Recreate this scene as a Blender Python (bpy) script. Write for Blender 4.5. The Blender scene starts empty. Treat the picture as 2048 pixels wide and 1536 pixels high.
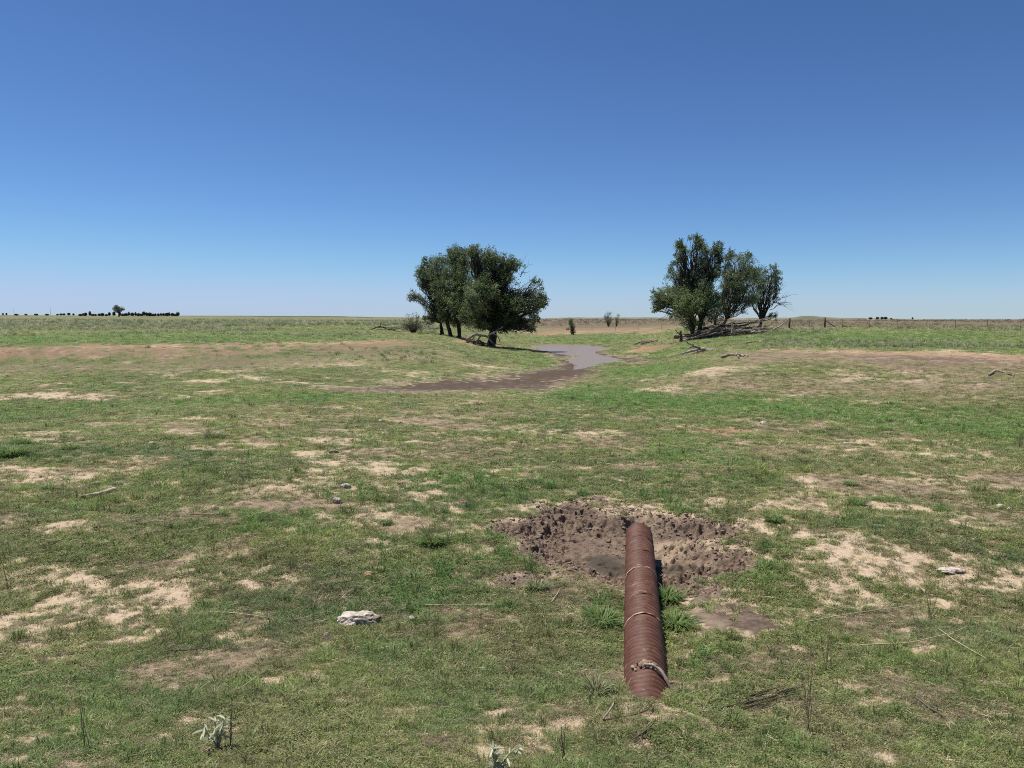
import bpy, math, random
import numpy as np
from mathutils import Vector, Matrix, Euler

random.seed(11)
rng = np.random.default_rng(11)
S = bpy.context.scene
COL = S.collection

# ------------------------------------------------------------------ camera, world, sun, exposure
EYE = 2.6                      # eye height above z = 0
FPX = 1520.0                   # focal length in px of a 2048 px wide frame
PITCH = math.atan((768 - 637) / FPX)
cam_d = bpy.data.cameras.new('camera')
cam_d.sensor_width = 36.0
cam_d.lens = 36.0 * FPX / 2048.0
cam_d.clip_start = 0.05
cam_d.clip_end = 30000
cam = bpy.data.objects.new('camera', cam_d)
cam.location = (0, 0, EYE)
cam.rotation_euler = (math.pi / 2 - PITCH, 0, 0)
COL.objects.link(cam)
S.camera = cam

SUN_EL = math.radians(68)
SUN_AZ = math.radians(-58)     # from +Y towards +X (negative: left of the view)
w = bpy.data.worlds.new('World')
S.world = w
w.use_nodes = True
nt = w.node_tree
nt.nodes.clear()
sky = nt.nodes.new('ShaderNodeTexSky')
sky.sky_type = 'NISHITA'
sky.sun_disc = False
sky.sun_elevation = SUN_EL
sky.sun_rotation = SUN_AZ
sky.altitude = 2000
sky.air_density = 1.0
sky.dust_density = 0.0
sky.ozone_density = 4.0
bg = nt.nodes.new('ShaderNodeBackground')
bg.inputs['Strength'].default_value = 0.052
wo = nt.nodes.new('ShaderNodeOutputWorld')
gam = nt.nodes.new('ShaderNodeGamma')          # camera-like rendering of the clear high-plains sky
gam.inputs['Gamma'].default_value = 1.2
wb = nt.nodes.new('ShaderNodeMix'); wb.data_type = 'RGBA'; wb.blend_type = 'MULTIPLY'
wb.inputs[0].default_value = 1.0
wb.inputs[7].default_value = (0.90, 1.05, 1.20, 1)
nt.links.new(sky.outputs[0], gam.inputs[0])
nt.links.new(gam.outputs[0], wb.inputs[6])
sepc = nt.nodes.new('ShaderNodeSeparateColor'); comc = nt.nodes.new('ShaderNodeCombineColor')
nt.links.new(wb.outputs[2], sepc.inputs[0])
for ch_, cap_ in ((0, 7.6), (1, 9.7), (2, 14.0)):      # highlight roll-off towards the horizon, as the camera's tone curve does
    sm_ = nt.nodes.new('ShaderNodeMath'); sm_.operation = 'SMOOTH_MIN'; sm_.inputs[1].default_value = cap_; sm_.inputs[2].default_value = 3.0
    nt.links.new(sepc.outputs[ch_], sm_.inputs[0]); nt.links.new(sm_.outputs[0], comc.inputs[ch_])
nt.links.new(comc.outputs[0], bg.inputs[0])
nt.links.new(bg.outputs[0], wo.inputs[0])

sun_d = bpy.data.lights.new('sun', 'SUN')
sun_d.energy = 5.0
sun_d.angle = math.radians(0.53)
sun_d.color = (1.0, 0.955, 0.88)
sun = bpy.data.objects.new('sun', sun_d)
sd = Vector((math.sin(SUN_AZ) * math.cos(SUN_EL), math.cos(SUN_AZ) * math.cos(SUN_EL), math.sin(SUN_EL)))
sun.rotation_euler = sd.to_track_quat('Z', 'Y').to_euler()
COL.objects.link(sun)

S.view_settings.view_transform = 'Standard'
S.view_settings.look = 'None'
S.view_settings.gamma = 1.0
S.view_settings.exposure = 0.22
S.render.engine = 'CYCLES'
S.cycles.use_denoising = False
S.cycles.filter_width = 1.05
S.cycles.max_bounces = 6
S.cycles.transparent_max_bounces = 4

# ------------------------------------------------------------------ small maths
CP, SP = math.cos(PITCH), math.sin(PITCH)

def ray(px, py):
    u = (px - 1024.0) / FPX
    v = (py - 768.0) / FPX
    return u, CP - v * SP, -(v * CP + SP)          # x, forward, up

def at(px, py, Y):
    x, f, z = ray(px, py)
    k = Y / f
    return Vector((x * k, Y, EYE + z * k))

def yd(py, h):                                      # distance at which height h (rel. eye) shows at row py
    _, f, z = ray(1024, py)
    return h / (z / f)

def hash2(ix, iy, seed):
    n = (ix.astype(np.int64) * 374761393 + iy.astype(np.int64) * 668265263 + seed * 1442695041) & 0x7fffffff
    n = ((n ^ (n >> 13)) * 1274126177) & 0x7fffffff
    n = n ^ (n >> 16)
    return (n & 0xffff).astype(np.float32) / 65535.0

def vnoise(x, y, seed=0):
    ix = np.floor(x); iy = np.floor(y)
    fx = (x - ix); fy = (y - iy)
    fx = fx * fx * (3 - 2 * fx); fy = fy * fy * (3 - 2 * fy)
    a = hash2(ix, iy, seed); b = hash2(ix + 1, iy, seed)
    c = hash2(ix, iy + 1, seed); d = hash2(ix + 1, iy + 1, seed)
    return (a + (b - a) * fx) * (1 - fy) + (c + (d - c) * fx) * fy

def fbm(x, y, octv=4, seed=0, gain=0.5):
    s = 0; a = 1.0; t = 0
    for k in range(octv):
        s = s + a * vnoise(x, y, seed + 17 * k); t += a
        x = x * 2.03 + 11.3; y = y * 2.03 - 7.7; a *= gain
    return s / t

def sstep(a, b, x):
    t = np.clip((x - a) / (b - a), 0, 1)
    return t * t * (3 - 2 * t)

# ------------------------------------------------------------------ terrain: height profiles over distance, one per bearing
near = [(0.3, -1.6), (1.5, -1.82), (3.7, -2.30), (4.75, -2.50), (5.7, -2.62), (7.2, -2.74)]
def prof(*pts):
    out = []
    for a, h, mode in pts:
        out.append((yd(a, h) if mode == 'p' else a, h))
    return near + out
P = lambda py, h: (py, h, 'p')
D = lambda Y, h: (Y, h, 'd')
cols = {
    -900: prof(D(10, -2.65), D(17, -2.6), D(24, -2.95), D(30, -2.9), D(35, -2.6), D(40, -2.0), D(45, -1.55), D(100, -1.2), D(300, -0.2), D(600, 2.0), D(1500, 5.0), D(9000, 26)),
    0: prof(D(10, -2.66), P(950, -2.66), P(862, -2.58), P(840, -2.93), P(800, -3.0), P(760, -2.80), P(726, -2.42), P(716, -2.18), P(691, -1.55), D(100, -1.25), D(300, -0.2), D(600, 1.6), D(1500, 5.0), D(9000, 26)),
    512: prof(D(10, -2.7), P(900, -2.75), P(832, -2.72), P(800, -3.0), P(762, -2.85), P(720, -2.35), P(709, -2.08), P(688, -1.6), D(100, -1.3), D(300, -0.45), D(600, 0.9), D(1500, 3.6), D(9000, 22)),
    800: prof(D(10, -2.75), P(850, -2.87), P(795, -3.05), P(772, -3.12), P(742, -2.8), P(700, -2.05), P(684, -1.75), D(87, -1.75), D(120, -1.4), D(300, -0.6), D(800, 0.2), D(1500, 1.5), D(9000, 10)),
    900: prof(D(10, -2.77), P(850, -2.88), P(795, -3.06), P(771, -3.13), P(745, -2.92), P(712, -2.35), P(686, -1.85), D(88, -1.95), D(105, -2.1), D(130, -1.75), D(200, -1.2), D(400, -0.4), D(1500, .3), D(9000, 5)),
    960: prof(D(10, -2.78), P(850, -2.9), P(795, -3.08), P(770, -3.15), P(740, -3.05), P(715, -2.78), P(690, -2.5), D(84, -2.6), D(95, -2.75), D(122, -2.7), D(140, -2.05), D(155, -1.75), D(200, -1.4), D(400, -0.5), D(1500, -0.5), D(9000, 0)),
    1040: prof(D(10, -2.8), P(850, -2.9), P(792, -3.09), P(768, -3.18), P(742, -3.2), D(58, -3.14), D(75, -3.08), D(92, -3.05), D(126, -2.92), D(139, -2.4), D(150, -1.98), D(163, -1.8), D(250, -1.1), D(400, -0.6), D(1500, -.8), D(9000, 0)),
    1150: prof(D(10, -2.8), P(850, -2.9), P(790, -3.1), P(765, -3.22), P(740, -3.3), D(60, -3.4), D(80, -3.4), D(92, -3.2), D(130, -2.95), D(140, -2.6), D(150, -2.05), D(162, -1.85), D(250, -1.1), D(400, -0.7), D(1500, -1.0), D(9000, -1)),
    1250: prof(D(10, -2.8), P(850, -2.92), P(795, -3.0), P(765, -3.0), D(48, -3.05), D(60, -3.25), D(75, -3.2), D(92, -3.15), D(128, -2.9), D(140, -2.4), D(150, -2.0), D(162, -1.8), D(250, -1.1), D(400, -0.7), D(1500, -1.2), D(9000, -2)),
    1350: prof(D(10, -2.78), P(850, -2.92), P(800, -3.0), P(770, -2.8), P(730, -2.6), P(700, -2.5), D(81, -2.35), D(103, -2.0), D(130, -1.6), D(300, -0.9), D(1500, -1.4), D(9000, -3)),
    1425: prof(D(10, -2.76), P(850, -2.92), P(798, -3.0), P(768, -2.72), P(732, -2.35), P(706, -2.15), P(686, -1.92), D(80, -1.88), D(105, -1.6), D(130, -1.45), D(300, -0.9), D(1500, -1.6), D(9000, -4)),
    1500: prof(D(10, -2.74), P(850, -2.92), P(790, -3.0), P(760, -2.62), P(720, -2.15), P(690, -1.8), D(72, -1.6), D(110, -1.42), D(300, -0.9), D(1500, -1.8), D(9000, -6)),
    1700: prof(D(9, -2.70), D(12, -2.80), P(850, -2.88), P(800, -3.0), P(770, -2.72), P(730, -2.2), P(701, -1.75), P(690, -1.65), D(110, -1.32), D(300, -0.9), D(1500, -2), D(9000, -9)),
    2048: prof(D(9, -2.66), D(12, -2.75), P(900, -2.8), P(838, -3.0), P(800, -2.75), P(730, -2.1), P(706, -1.75), D(110, -1.30), D(300, -0.9), D(1500, -2.2), D(9000, -11)),
    2900: prof(D(9, -2.6), D(16, -2.75), D(21, -2.95), D(25, -2.7), D(33, -2.1), D(38, -1.7), D(110, -1.3), D(300, -0.9), D(1500, -2.2), D(9000, -11)),
}
NT, NL = 361, 900
TT = np.linspace(-1.3, 1.3, NT)
LL = np.linspace(math.log(0.3), math.log(9000), NL)
def gsm(a, sig, ax):
    r = int(sig * 3) + 1
    k = np.exp(-0.5 * (np.arange(-r, r + 1) / sig) ** 2); k /= k.sum()
    pad = [(0, 0), (0, 0)]; pad[ax] = (r, r)
    b = np.pad(a, pad, mode='edge')
    return np.apply_along_axis(lambda v: np.convolve(v, k, 'valid'), ax, b)
_keys = sorted(cols)
_tk = [(k - 1024) / FPX for k in _keys]
_pt = np.stack([np.interp(LL, [math.log(y) for y, h in cols[k]], [h for y, h in cols[k]]) for k in _keys])
TAB = np.empty((NT, NL))
for j in range(NL):
    TAB[:, j] = np.interp(TT, _tk, _pt[:, j])
TAB = gsm(gsm(TAB, 1.8, 1), 3.0, 0)

WATER = -3.25
pond_px = [(1062, 693), (1075, 691.2), (1095, 690.3), (1130, 690.2), (1165, 691), (1195, 693), (1215, 695.5), (1228, 697.8), (1207, 700), (1190, 704.5), (1194, 708), (1210, 712), (1230, 716), (1245, 719.5), (1228, 724), (1208, 728), (1190, 731), (1172, 735), (1157, 739.5), (1147, 737), (1149, 731), (1142, 726), (1133, 721), (1145, 716), (1164, 713), (1146, 711.5), (1126, 709), (1104, 705), (1085, 700), (1070, 696)]
def smooth_poly(pts, n=4):
    pts = np.array(pts, float); m = len(pts); out = []
    for i in range(m):
        p0, p1, p2, p3 = pts[i - 1], pts[i], pts[(i + 1) % m], pts[(i + 2) % m]
        for k in range(n):
            t = k / n
            out.append(0.5 * ((2 * p1) + (-p0 + p2) * t + (2 * p0 - 5 * p1 + 4 * p2 - p3) * t * t + (-p0 + 3 * p1 - 3 * p2 + p3) * t ** 3))
    return np.array(out)
pond = smooth_poly([tuple(at(px, py, yd(py, WATER)))[:2] for px, py in pond_px])
pond[:, 0] += (fbm(pond[:, 0] * .7, pond[:, 1] * .7, 3, 5) - .5) * 0.5
def poly_sdf(x, y, poly):
    d2 = np.full(x.shape, 1e12); inside = np.zeros(x.shape, bool)
    n = len(poly)
    for i in range(n):
        ax, ay = poly[i]; bx, by = poly[(i + 1) % n]
        ex, ey = bx - ax, by - ay
        t = np.clip(((x - ax) * ex + (y - ay) * ey) / (ex * ex + ey * ey + 1e-12), 0, 1)
        d2 = np.minimum(d2, (x - ax - ex * t) ** 2 + (y - ay - ey * t) ** 2)
        c = ((ay > y) != (by > y)) & (x < ex * (y - ay) / (ey + 1e-12) + ax)
        inside ^= c
    d = np.sqrt(d2)
    return np.where(inside, -d, d)

# pipe axis (top line 2.52 m below the eye)
PIPE_R = 0.164
PA = np.array([0.887 - 0.152 * 1.6, 4.74 - 1.6]); PB = np.array([1.575, 9.24])
PIPE_Z = EYE - 2.52 - PIPE_R
PIT = (1.36, 9.40, 1.50, 1.90)

def H(x, y, fine=True):
    x = np.asarray(x, float); y = np.asarray(y, float)
    yy = np.maximum(np.abs(y), 0.31)
    yy = np.where(y < 0, 0.31, yy)
    ft = np.clip((np.clip(x / np.maximum(yy, 1.0), -1.299, 1.299) + 1.3) / 2.6 * (NT - 1), 0, NT - 1.001)
    fl = np.clip((np.log(yy) - LL[0]) / (LL[-1] - LL[0]) * (NL - 1), 0, NL - 1.001)
    i = ft.astype(int); j = fl.astype(int); a = ft - i; b = fl - j
    h = (TAB[i, j] * (1 - a) + TAB[i + 1, j] * a) * (1 - b) + (TAB[i, j + 1] * (1 - a) + TAB[i + 1, j + 1] * a) * b
    # low hummocks
    r = np.hypot(x, y)
    h = h + (fbm(x * .45, y * .45, 3, 3) - .5) * 0.10 * sstep(3, 9, r) * (1 - .5 * sstep(60, 200, r))
    h = h + (fbm(x * .02, y * .02, 3, 4) - .5) * 1.0 * sstep(120, 500, r)
    # soil banked over the near end of the pipe, trampled pit at its mouth
    q = np.hypot((x - PIT[0]) / PIT[2], (y - PIT[1]) / PIT[3]) + (fbm(x * 1.3, y * 1.3, 4, 8) - .5) * 1.1
    pitm = 1 - sstep(0.5, 1.1, q)
    h = h - 0.20 * pitm
    if fine:
        h = h - .075 * (1 - sstep(.72, 1.0, q))     # the churned mud sheet lies over this
        h = h + (fbm(x * 3.1, y * 3.1, 3, 9) - .5) * 0.05 * (1 - sstep(12, 30, r))
    # soil stands clear of the pipe, then buries its near end
    ex, ey = PB - PA; tq = ((x - PA[0]) * ex + (y - PA[1]) * ey) / (ex * ex + ey * ey)
    dp = np.abs((x - PA[0]) * ey - (y - PA[1]) * ex) / math.hypot(ex, ey)
    h = h - .065 * (1 - sstep(.18, .6, dp)) * sstep(4.72, 5.3, y) * (1 - sstep(7.4, 8.4, y)) + .07 * (1 - sstep(.12, .42, dp)) * (1 - sstep(4.60, 4.76, y)) * sstep(3.8, 4.3, y)
    # pond
    m = (y > 38) & (y < 110) & (np.abs(x - 5) < 22)
    if np.any(m):
        d = np.full(x.shape, 99.0)
        d[m] = poly_sdf(x[m], y[m], pond)
        d = d + (fbm(x * 1.3, y * 1.3, 2, 33) - .5) * .4
        lo = WATER + 0.012 + np.minimum(np.maximum(d, 0), 8) * 0.03
        hi = WATER + 0.03 + np.maximum(d, 0) * 0.085
        k = 1 - sstep(5, 9, d)
        hh = np.clip(h, lo, hi)
        h = np.where(d < 9, h * (1 - k) + hh * k, h)
        h = np.where(d < 0, np.minimum(WATER - 0.015 + d * 0.05, h), h)
        h = np.where(d < 0, np.maximum(h, WATER - 0.6), h)
    return h + EYE

def Hg(x, y):                                       # height of the built ground sheet
    x = np.asarray(x, float); y = np.maximum(np.asarray(y, float), 2.21)
    fr = np.interp(y, Yf, np.arange(len(Yf))); fc = np.interp(x / y, ts, np.arange(len(ts)))
    i_ = np.minimum(fr.astype(int), len(Yf) - 2); j_ = np.minimum(fc.astype(int), len(ts) - 2); a = fr - i_; b = fc - j_; i_ = i_ + NB
    return (GZ[i_, j_] * (1 - b) + GZ[i_, j_ + 1] * b) * (1 - a) + (GZ[i_ + 1, j_] * (1 - b) + GZ[i_ + 1, j_ + 1] * b) * a
_YM = np.exp(np.linspace(math.log(2.3), math.log(4000), 1500))
def G(px, py):                                      # the ground point seen at a pixel
    x, f, z = ray(px, py)
    hz = Hg(x / f * _YM, _YM)
    rz = EYE + z / f * _YM
    k = int(np.argmax(rz < hz))
    if k == 0: k = len(_YM) - 1
    a, b = _YM[k - 1], _YM[k]
    da, db = rz[k - 1] - hz[k - 1], rz[k] - hz[k]
    Yk = a + (b - a) * da / (da - db + 1e-9)
    return Vector((x / f * Yk, Yk, float(Hg(np.array([x / f * Yk]), np.array([Yk]))[0])))

def gz(x, y):
    return float(Hg(np.array([x]), np.array([y]))[0])

# ------------------------------------------------------------------ materials
def mat(name):
    m = bpy.data.materials.new(name); m.use_nodes = True
    t = m.node_tree
    b = t.nodes['Principled BSDF']
    return m, t, b
def N(t, typ, **kw):
    n = t.nodes.new(typ)
    for k, v in kw.items():
        setattr(n, k, v)
    return n
def setin(n, **kw):
    for k, v in kw.items():
        n.inputs[k].default_value = v
    return n
def noise(t, scale, detail=4, rough=.55, coord=None, dist=0.0):
    n = N(t, 'ShaderNodeTexNoise')
    n.inputs['Scale'].default_value = scale; n.inputs['Detail'].default_value = detail
    n.inputs['Roughness'].default_value = rough; n.inputs['Distortion'].default_value = dist
    if coord is not None:
        t.links.new(coord, n.inputs['Vector'])
    return n.outputs[0]
def mth(t, op, a, b=None, c=None, clamp=False):
    n = N(t, 'ShaderNodeMath', operation=op); n.use_clamp = clamp
    for i, v in enumerate((a, b, c)):
        if v is None: continue
        if isinstance(v, (int, float)): n.inputs[i].default_value = v
        else: t.links.new(v, n.inputs[i])
    return n.outputs[0]
def mrange(t, v, a, b, c=0.0, d=1.0):
    n = N(t, 'ShaderNodeMapRange', interpolation_type='SMOOTHSTEP')
    t.links.new(v, n.inputs[0])
    for i, q in enumerate((a, b, c, d)): n.inputs[i + 1].default_value = q
    return n.outputs[0]
def cmix(t, f, a, b):
    n = N(t, 'ShaderNodeMix', data_type='RGBA')
    for s, v in ((0, f), (6, a), (7, b)):
        if isinstance(v, (int, float)): n.inputs[s].default_value = v
        elif isinstance(v, tuple): n.inputs[s].default_value = (*v, 1)
        else: t.links.new(v, n.inputs[s])
    return n.outputs[2]
def bump(t, h, strength, dist):
    n = N(t, 'ShaderNodeBump'); n.inputs['Strength'].default_value = strength; n.inputs['Distance'].default_value = dist
    t.links.new(h, n.inputs['Height']); return n.outputs[0]
def attr(t, name, typ='GEOMETRY'):
    n = N(t, 'ShaderNodeAttribute'); n.attribute_name = name; n.attribute_type = typ
    return n

def simple_mat(name, c1, c2, scale, rough=.85, spec=.2, bmp=.4, bd=.01, coord='Object', stretch=(1, 1, 1), c3=None):
    m, t, b = mat(name)
    tc = N(t, 'ShaderNodeTexCoord')
    mp = N(t, 'ShaderNodeMapping'); mp.inputs['Scale'].default_value = stretch
    t.links.new(tc.outputs[coord], mp.inputs['Vector'])
    n1 = noise(t, scale, 6, .6, mp.outputs[0])
    col = cmix(t, mrange(t, n1, .35, .65), c1, c2)
    if c3:
        n2 = noise(t, scale * .35, 4, .6, mp.outputs[0])
        col = cmix(t, mrange(t, n2, .5, .66), col, c3)
    t.links.new(col, b.inputs['Base Color'])
    b.inputs['Roughness'].default_value = rough
    b.inputs['Specular IOR Level'].default_value = spec
    if bmp:
        t.links.new(bump(t, n1, bmp, bd), b.inputs['Normal'])
    return m

def ground_material():
    m, t, b = mat('prairie_ground')
    L = t.links
    geo = N(t, 'ShaderNodeNewGeometry'); pos = geo.outputs['Position']
    cov = attr(t, 'cover').outputs['Fac']; dry = attr(t, 'dry').outputs['Fac']
    mud = attr(t, 'mud').outputs['Fac']; red = attr(t, 'red').outputs['Fac']; lush = attr(t, 'lush').outputs['Fac']
    lit = attr(t, 'litter').outputs['Fac']; far = attr(t, 'far').outputs['Fac']
    nf = noise(t, 28, 5, .7, pos); nm = noise(t, 6, 5, .65, pos); nl = noise(t, 1.2, 4, .6, pos); nx = noise(t, .25, 4, .6, pos)
    # soil
    soil = cmix(t, mrange(t, nf, .3, .7), (.41, .305, .200), (.57, .455, .325))
    soil = cmix(t, mrange(t, nm, .45, .72), soil, (.48, .37, .25))
    redc = cmix(t, mrange(t, nm, .35, .65), (.25, .140, .080), (.36, .225, .135))
    soil = cmix(t, red, soil, redc)
    litc = cmix(t, mrange(t, nf, .35, .65), (.115, .084, .056), (.225, .168, .115))
    soil = cmix(t, lit, soil, litc)
    # plant cover
    gr = cmix(t, mrange(t, nf, .32, .68), (.070, .098, .034), (.165, .185, .075))
    gr = cmix(t, mrange(t, nl, .4, .65), gr, cmix(t, nf, (.10, .11, .045), (.21, .20, .095)))
    gl = cmix(t, mrange(t, nf, .3, .7), (.07, .125, .032), (.16, .22, .07))
    gr = cmix(t, lush, gr, gl)
    gd = cmix(t, mrange(t, nf, .3, .7), (.22, .175, .095), (.42, .35, .21))
    gr = cmix(t, dry, gr, gd)
    cov = mth(t, 'SUBTRACT', cov, mth(t, 'MULTIPLY', attr(t, 'nearg').outputs['Fac'], .28))
    v = mth(t, 'ADD', cov, mth(t, 'MULTIPLY', mth(t, 'SUBTRACT', nf, .5), 1.9))
    v = mth(t, 'ADD', v, mth(t, 'MULTIPLY', mth(t, 'SUBTRACT', nm, .5), 1.5))
    fac = mrange(t, v, .25, .68)
    col = cmix(t, fac, soil, gr)
    # mud
    mc = cmix(t, mrange(t, nm, .3, .7), (.085, .060, .044), (.225, .165, .12))
    mc = cmix(t, mrange(t, nl, .48, .62), mc, cmix(t, nf, (.22, .165, .12), (.36, .285, .21)))
    wetf = attr(t, 'wet').outputs['Fac']
    mc = cmix(t, wetf, mc, cmix(t, nm, (.060, .042, .029), (.115, .083, .059)))
    col = cmix(t, mrange(t, mth(t, 'ADD', mud, mth(t, 'MULTIPLY', mth(t, 'SUBTRACT', nm, .5), .7)), .3, .7), col, mc)
    L.new(col, b.inputs['Base Color'])
    wet = mth(t, 'MULTIPLY', wetf, .1)
    L.new(mth(t, 'SUBTRACT', .95, mth(t, 'MULTIPLY', wet, .35)), b.inputs['Roughness'])
    b.inputs['Specular IOR Level'].default_value = .15
    hh = mth(t, 'ADD', mth(t, 'MULTIPLY', nf, .35), mth(t, 'MULTIPLY', nm, 1.0))
    bn = N(t, 'ShaderNodeBump'); bn.inputs['Strength'].default_value = .8; bn.inputs['Distance'].default_value = .06
    L.new(hh, bn.inputs['Height'])
    L.new(bn.outputs[0], b.inputs['Normal'])
    return m

def blade_material():
    m, t, b = mat('grass_blade')
    tint = attr(t, 'tint', 'INSTANCER').outputs['Color']
    v = attr(t, 'bv').outputs['Fac']
    hsv = N(t, 'ShaderNodeHueSaturation')
    t.links.new(tint, hsv.inputs['Color'])
    t.links.new(mth(t, 'ADD', .62, mth(t, 'MULTIPLY', v, .8)), hsv.inputs['Value'])
    t.links.new(mth(t, 'SUBTRACT', 1.1, mth(t, 'MULTIPLY', v, .3)), hsv.inputs['Saturation'])
    t.links.new(hsv.outputs[0], b.inputs['Base Color'])
    b.inputs['Roughness'].default_value = .6
    b.inputs['Specular IOR Level'].default_value = .25
    tr = N(t, 'ShaderNodeBsdfTranslucent')
    t.links.new(hsv.outputs[0], tr.inputs['Color'])
    ms = N(t, 'ShaderNodeMixShader'); ms.inputs[0].default_value = .4
    out = t.nodes['Material Output']
    t.links.new(b.outputs[0], ms.inputs[1]); t.links.new(tr.outputs[0], ms.inputs[2]); t.links.new(ms.outputs[0], out.inputs[0])
    return m

def leaf_material(name, dark, light, trans=.25, rough=.5, spec=.3):
    m, t, b = mat(name)
    v = attr(t, 'lv').outputs['Fac']
    col = cmix(t, v, dark, light)
    t.links.new(col, b.inputs['Base Color'])
    b.inputs['Roughness'].default_value = rough
    b.inputs['Specular IOR Level'].default_value = spec
    tr = N(t, 'ShaderNodeBsdfTranslucent')
    t.links.new(col, tr.inputs['Color'])
    ms = N(t, 'ShaderNodeMixShader'); ms.inputs[0].default_value = trans
    out = t.nodes['Material Output']
    t.links.new(b.outputs[0], ms.inputs[1]); t.links.new(tr.outputs[0], ms.inputs[2]); t.links.new(ms.outputs[0], out.inputs[0])
    return m

def water_material():
    m, t, b = mat('muddy_water')
    geo = N(t, 'ShaderNodeNewGeometry'); pos = geo.outputs['Position']
    n = noise(t, .5, 3, .5, pos)
    col = cmix(t, n, (.24, .170, .108), (.265, .195, .132))
    t.links.new(col, b.inputs['Base Color'])
    b.inputs['Roughness'].default_value = .3
    b.inputs['Specular IOR Level'].default_value = .09
    mp = N(t, 'ShaderNodeMapping'); mp.inputs['Scale'].default_value = (1, 2.2, 1)
    t.links.new(pos, mp.inputs['Vector'])
    w_ = noise(t, 4.0, 3, .55, mp.outputs[0])
    t.links.new(bump(t, w_, .35, .03), b.inputs['Normal'])
    return m

def pipe_material():
    m, t, b = mat('rusted_pipe')
    tc = N(t, 'ShaderNodeTexCoord'); o = tc.outputs['Object']
    n1 = noise(t, 9, 6, .65, o); n2 = noise(t, 60, 4, .7, o); n3 = noise(t, 2.2, 3, .6, o)
    col = cmix(t, mrange(t, n1, .35, .65), (.090, .035, .021), (.150, .064, .039))
    col = cmix(t, mrange(t, n3, .5, .75), col, (.115, .050, .033))
    col = cmix(t, mrange(t, n2, .62, .72), col, (.24, .13, .085))
    n5 = noise(t, 4.5, 5, .7, o, 1.5)
    col = cmix(t, mrange(t, n5, .55, .66), col, (.185, .075, .042))
    n6 = noise(t, 3.1, 5, .7, o, .8)
    col = cmix(t, mth(t, 'MULTIPLY', mrange(t, n6, .56, .72), .55), col, (.30, .22, .15))
    n7 = noise(t, 6.3, 4, .65, o)
    col = cmix(t, mth(t, 'MULTIPLY', mrange(t, n7, .58, .7), .6), col, (.055, .022, .016))
    mp = N(t, 'ShaderNodeMapping'); mp.inputs['Scale'].default_value = (7, 30, 7)
    t.links.new(o, mp.inputs['Vector'])
    n4 = noise(t, 1.3, 4, .7, mp.outputs[0])
    col = cmix(t, mrange(t, n4, .66, .72), col, (.55, .42, .29))
    # much darker brown mixed into the low parts of the ribs
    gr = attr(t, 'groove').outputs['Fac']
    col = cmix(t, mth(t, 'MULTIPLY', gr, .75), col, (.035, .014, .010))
    t.links.new(col, b.inputs['Base Color'])
    b.inputs['Roughness'].default_value = .6
    b.inputs['Metallic'].default_value = .0
    b.inputs['Specular IOR Level'].default_value = .3
    t.links.new(bump(t, n2, .25, .002), b.inputs['Normal'])
    return m

M = {}
M['ground'] = ground_material()
M['blade'] = blade_material()
M['leaf'] = leaf_material('elm_leaf', (.046, .068, .024), (.290, .365, .165), .38, .5, .25)
M['leaf_grey'] = leaf_material('elm_leaf_grey', (.056, .082, .034), (.34, .415, .23), .38, .5, .25)
M['shrub_leaf'] = leaf_material('shrub_leaf', (.06, .08, .03), (.15, .17, .08))
M['conifer'] = leaf_material('windbreak_foliage', (.035, .050, .032), (.085, .105, .065), .15)
M['silver'] = leaf_material('silver_leaf', (.38, .40, .27), (.62, .63, .48), .25, .7, .15)
M['tuft'] = leaf_material('bunch_grass_leaf', (.085, .150, .040), (.25, .345, .105), .45)
M['tuft_pale'] = leaf_material('pale_bunch_leaf', (.10, .14, .05), (.36, .37, .19), .35)
M['straw'] = leaf_material('dry_stalk', (.20, .15, .09), (.44, .36, .23), .15, .8, .15)
M['darkstalk'] = leaf_material('dark_stalk', (.12, .085, .06), (.28, .21, .145), .05, .9, .1)
M['bark'] = simple_mat('elm_bark', (.035, .028, .022), (.085, .070, .056), 6, .95, .1, .8, .03, 'Object', (1, 1, .25))
M['deadwood'] = simple_mat('weathered_deadwood', (.22, .175, .135), (.44, .38, .31), 5, .9, .15, .6, .02, 'Object', (1, 1, 1), (.10, .08, .06))
M['darkwood'] = simple_mat('dark_deadwood', (.055, .043, .034), (.15, .12, .095), 5, .9, .1, .6, .02)
M['palewood'] = simple_mat('bleached_wood', (.36, .28, .19), (.52, .43, .31), 14, .85, .2, .5, .005)
M['post'] = simple_mat('fence_post_wood', (.045, .035, .028), (.12, .095, .075), 8, .9, .1, .5, .01)
M['wire'] = simple_mat('fence_wire', (.12, .10, .09), (.18, .15, .13), 20, .6, .4, 0)
M['rock'] = simple_mat('caliche_rock', (.42, .355, .29), (.66, .59, .51), 22, .95, .1, .9, .02, 'Object', (1, 1, 1), (.24, .19, .15))
M['tanrock'] = simple_mat('sandstone_rock', (.40, .25, .13), (.52, .36, .20), 10, .95, .1, .7, .02)
M['dung'] = simple_mat('dried_dung', (.018, .014, .012), (.05, .04, .033), 14, .9, .15, .8, .02)
M['clod'] = simple_mat('mud_clod', (.14, .098, .072), (.30, .22, .165), 9, .95, .1, .8, .02, 'Object')
M['drymud'] = simple_mat('dry_mud', (.26, .18, .115), (.42, .31, .21), 30, .95, .1, .8, .01)
M['pipe'] = pipe_material()
M['band'] = simple_mat('worn_seam', (.17, .06, .04), (.50, .38, .26), 22, .6, .3, .3, .002, 'Object', (1, 1, 1), (.62, .50, .36))
M['water'] = water_material()
M['puddle_mud'] = simple_mat('wet_mud', (.055, .042, .03), (.10, .078, .055), 5, .45, .4, .3, .01)
M['metal'] = simple_mat('far_metal', (.3, .3, .3), (.4, .4, .4), 3, .6, .3, 0)

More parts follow.
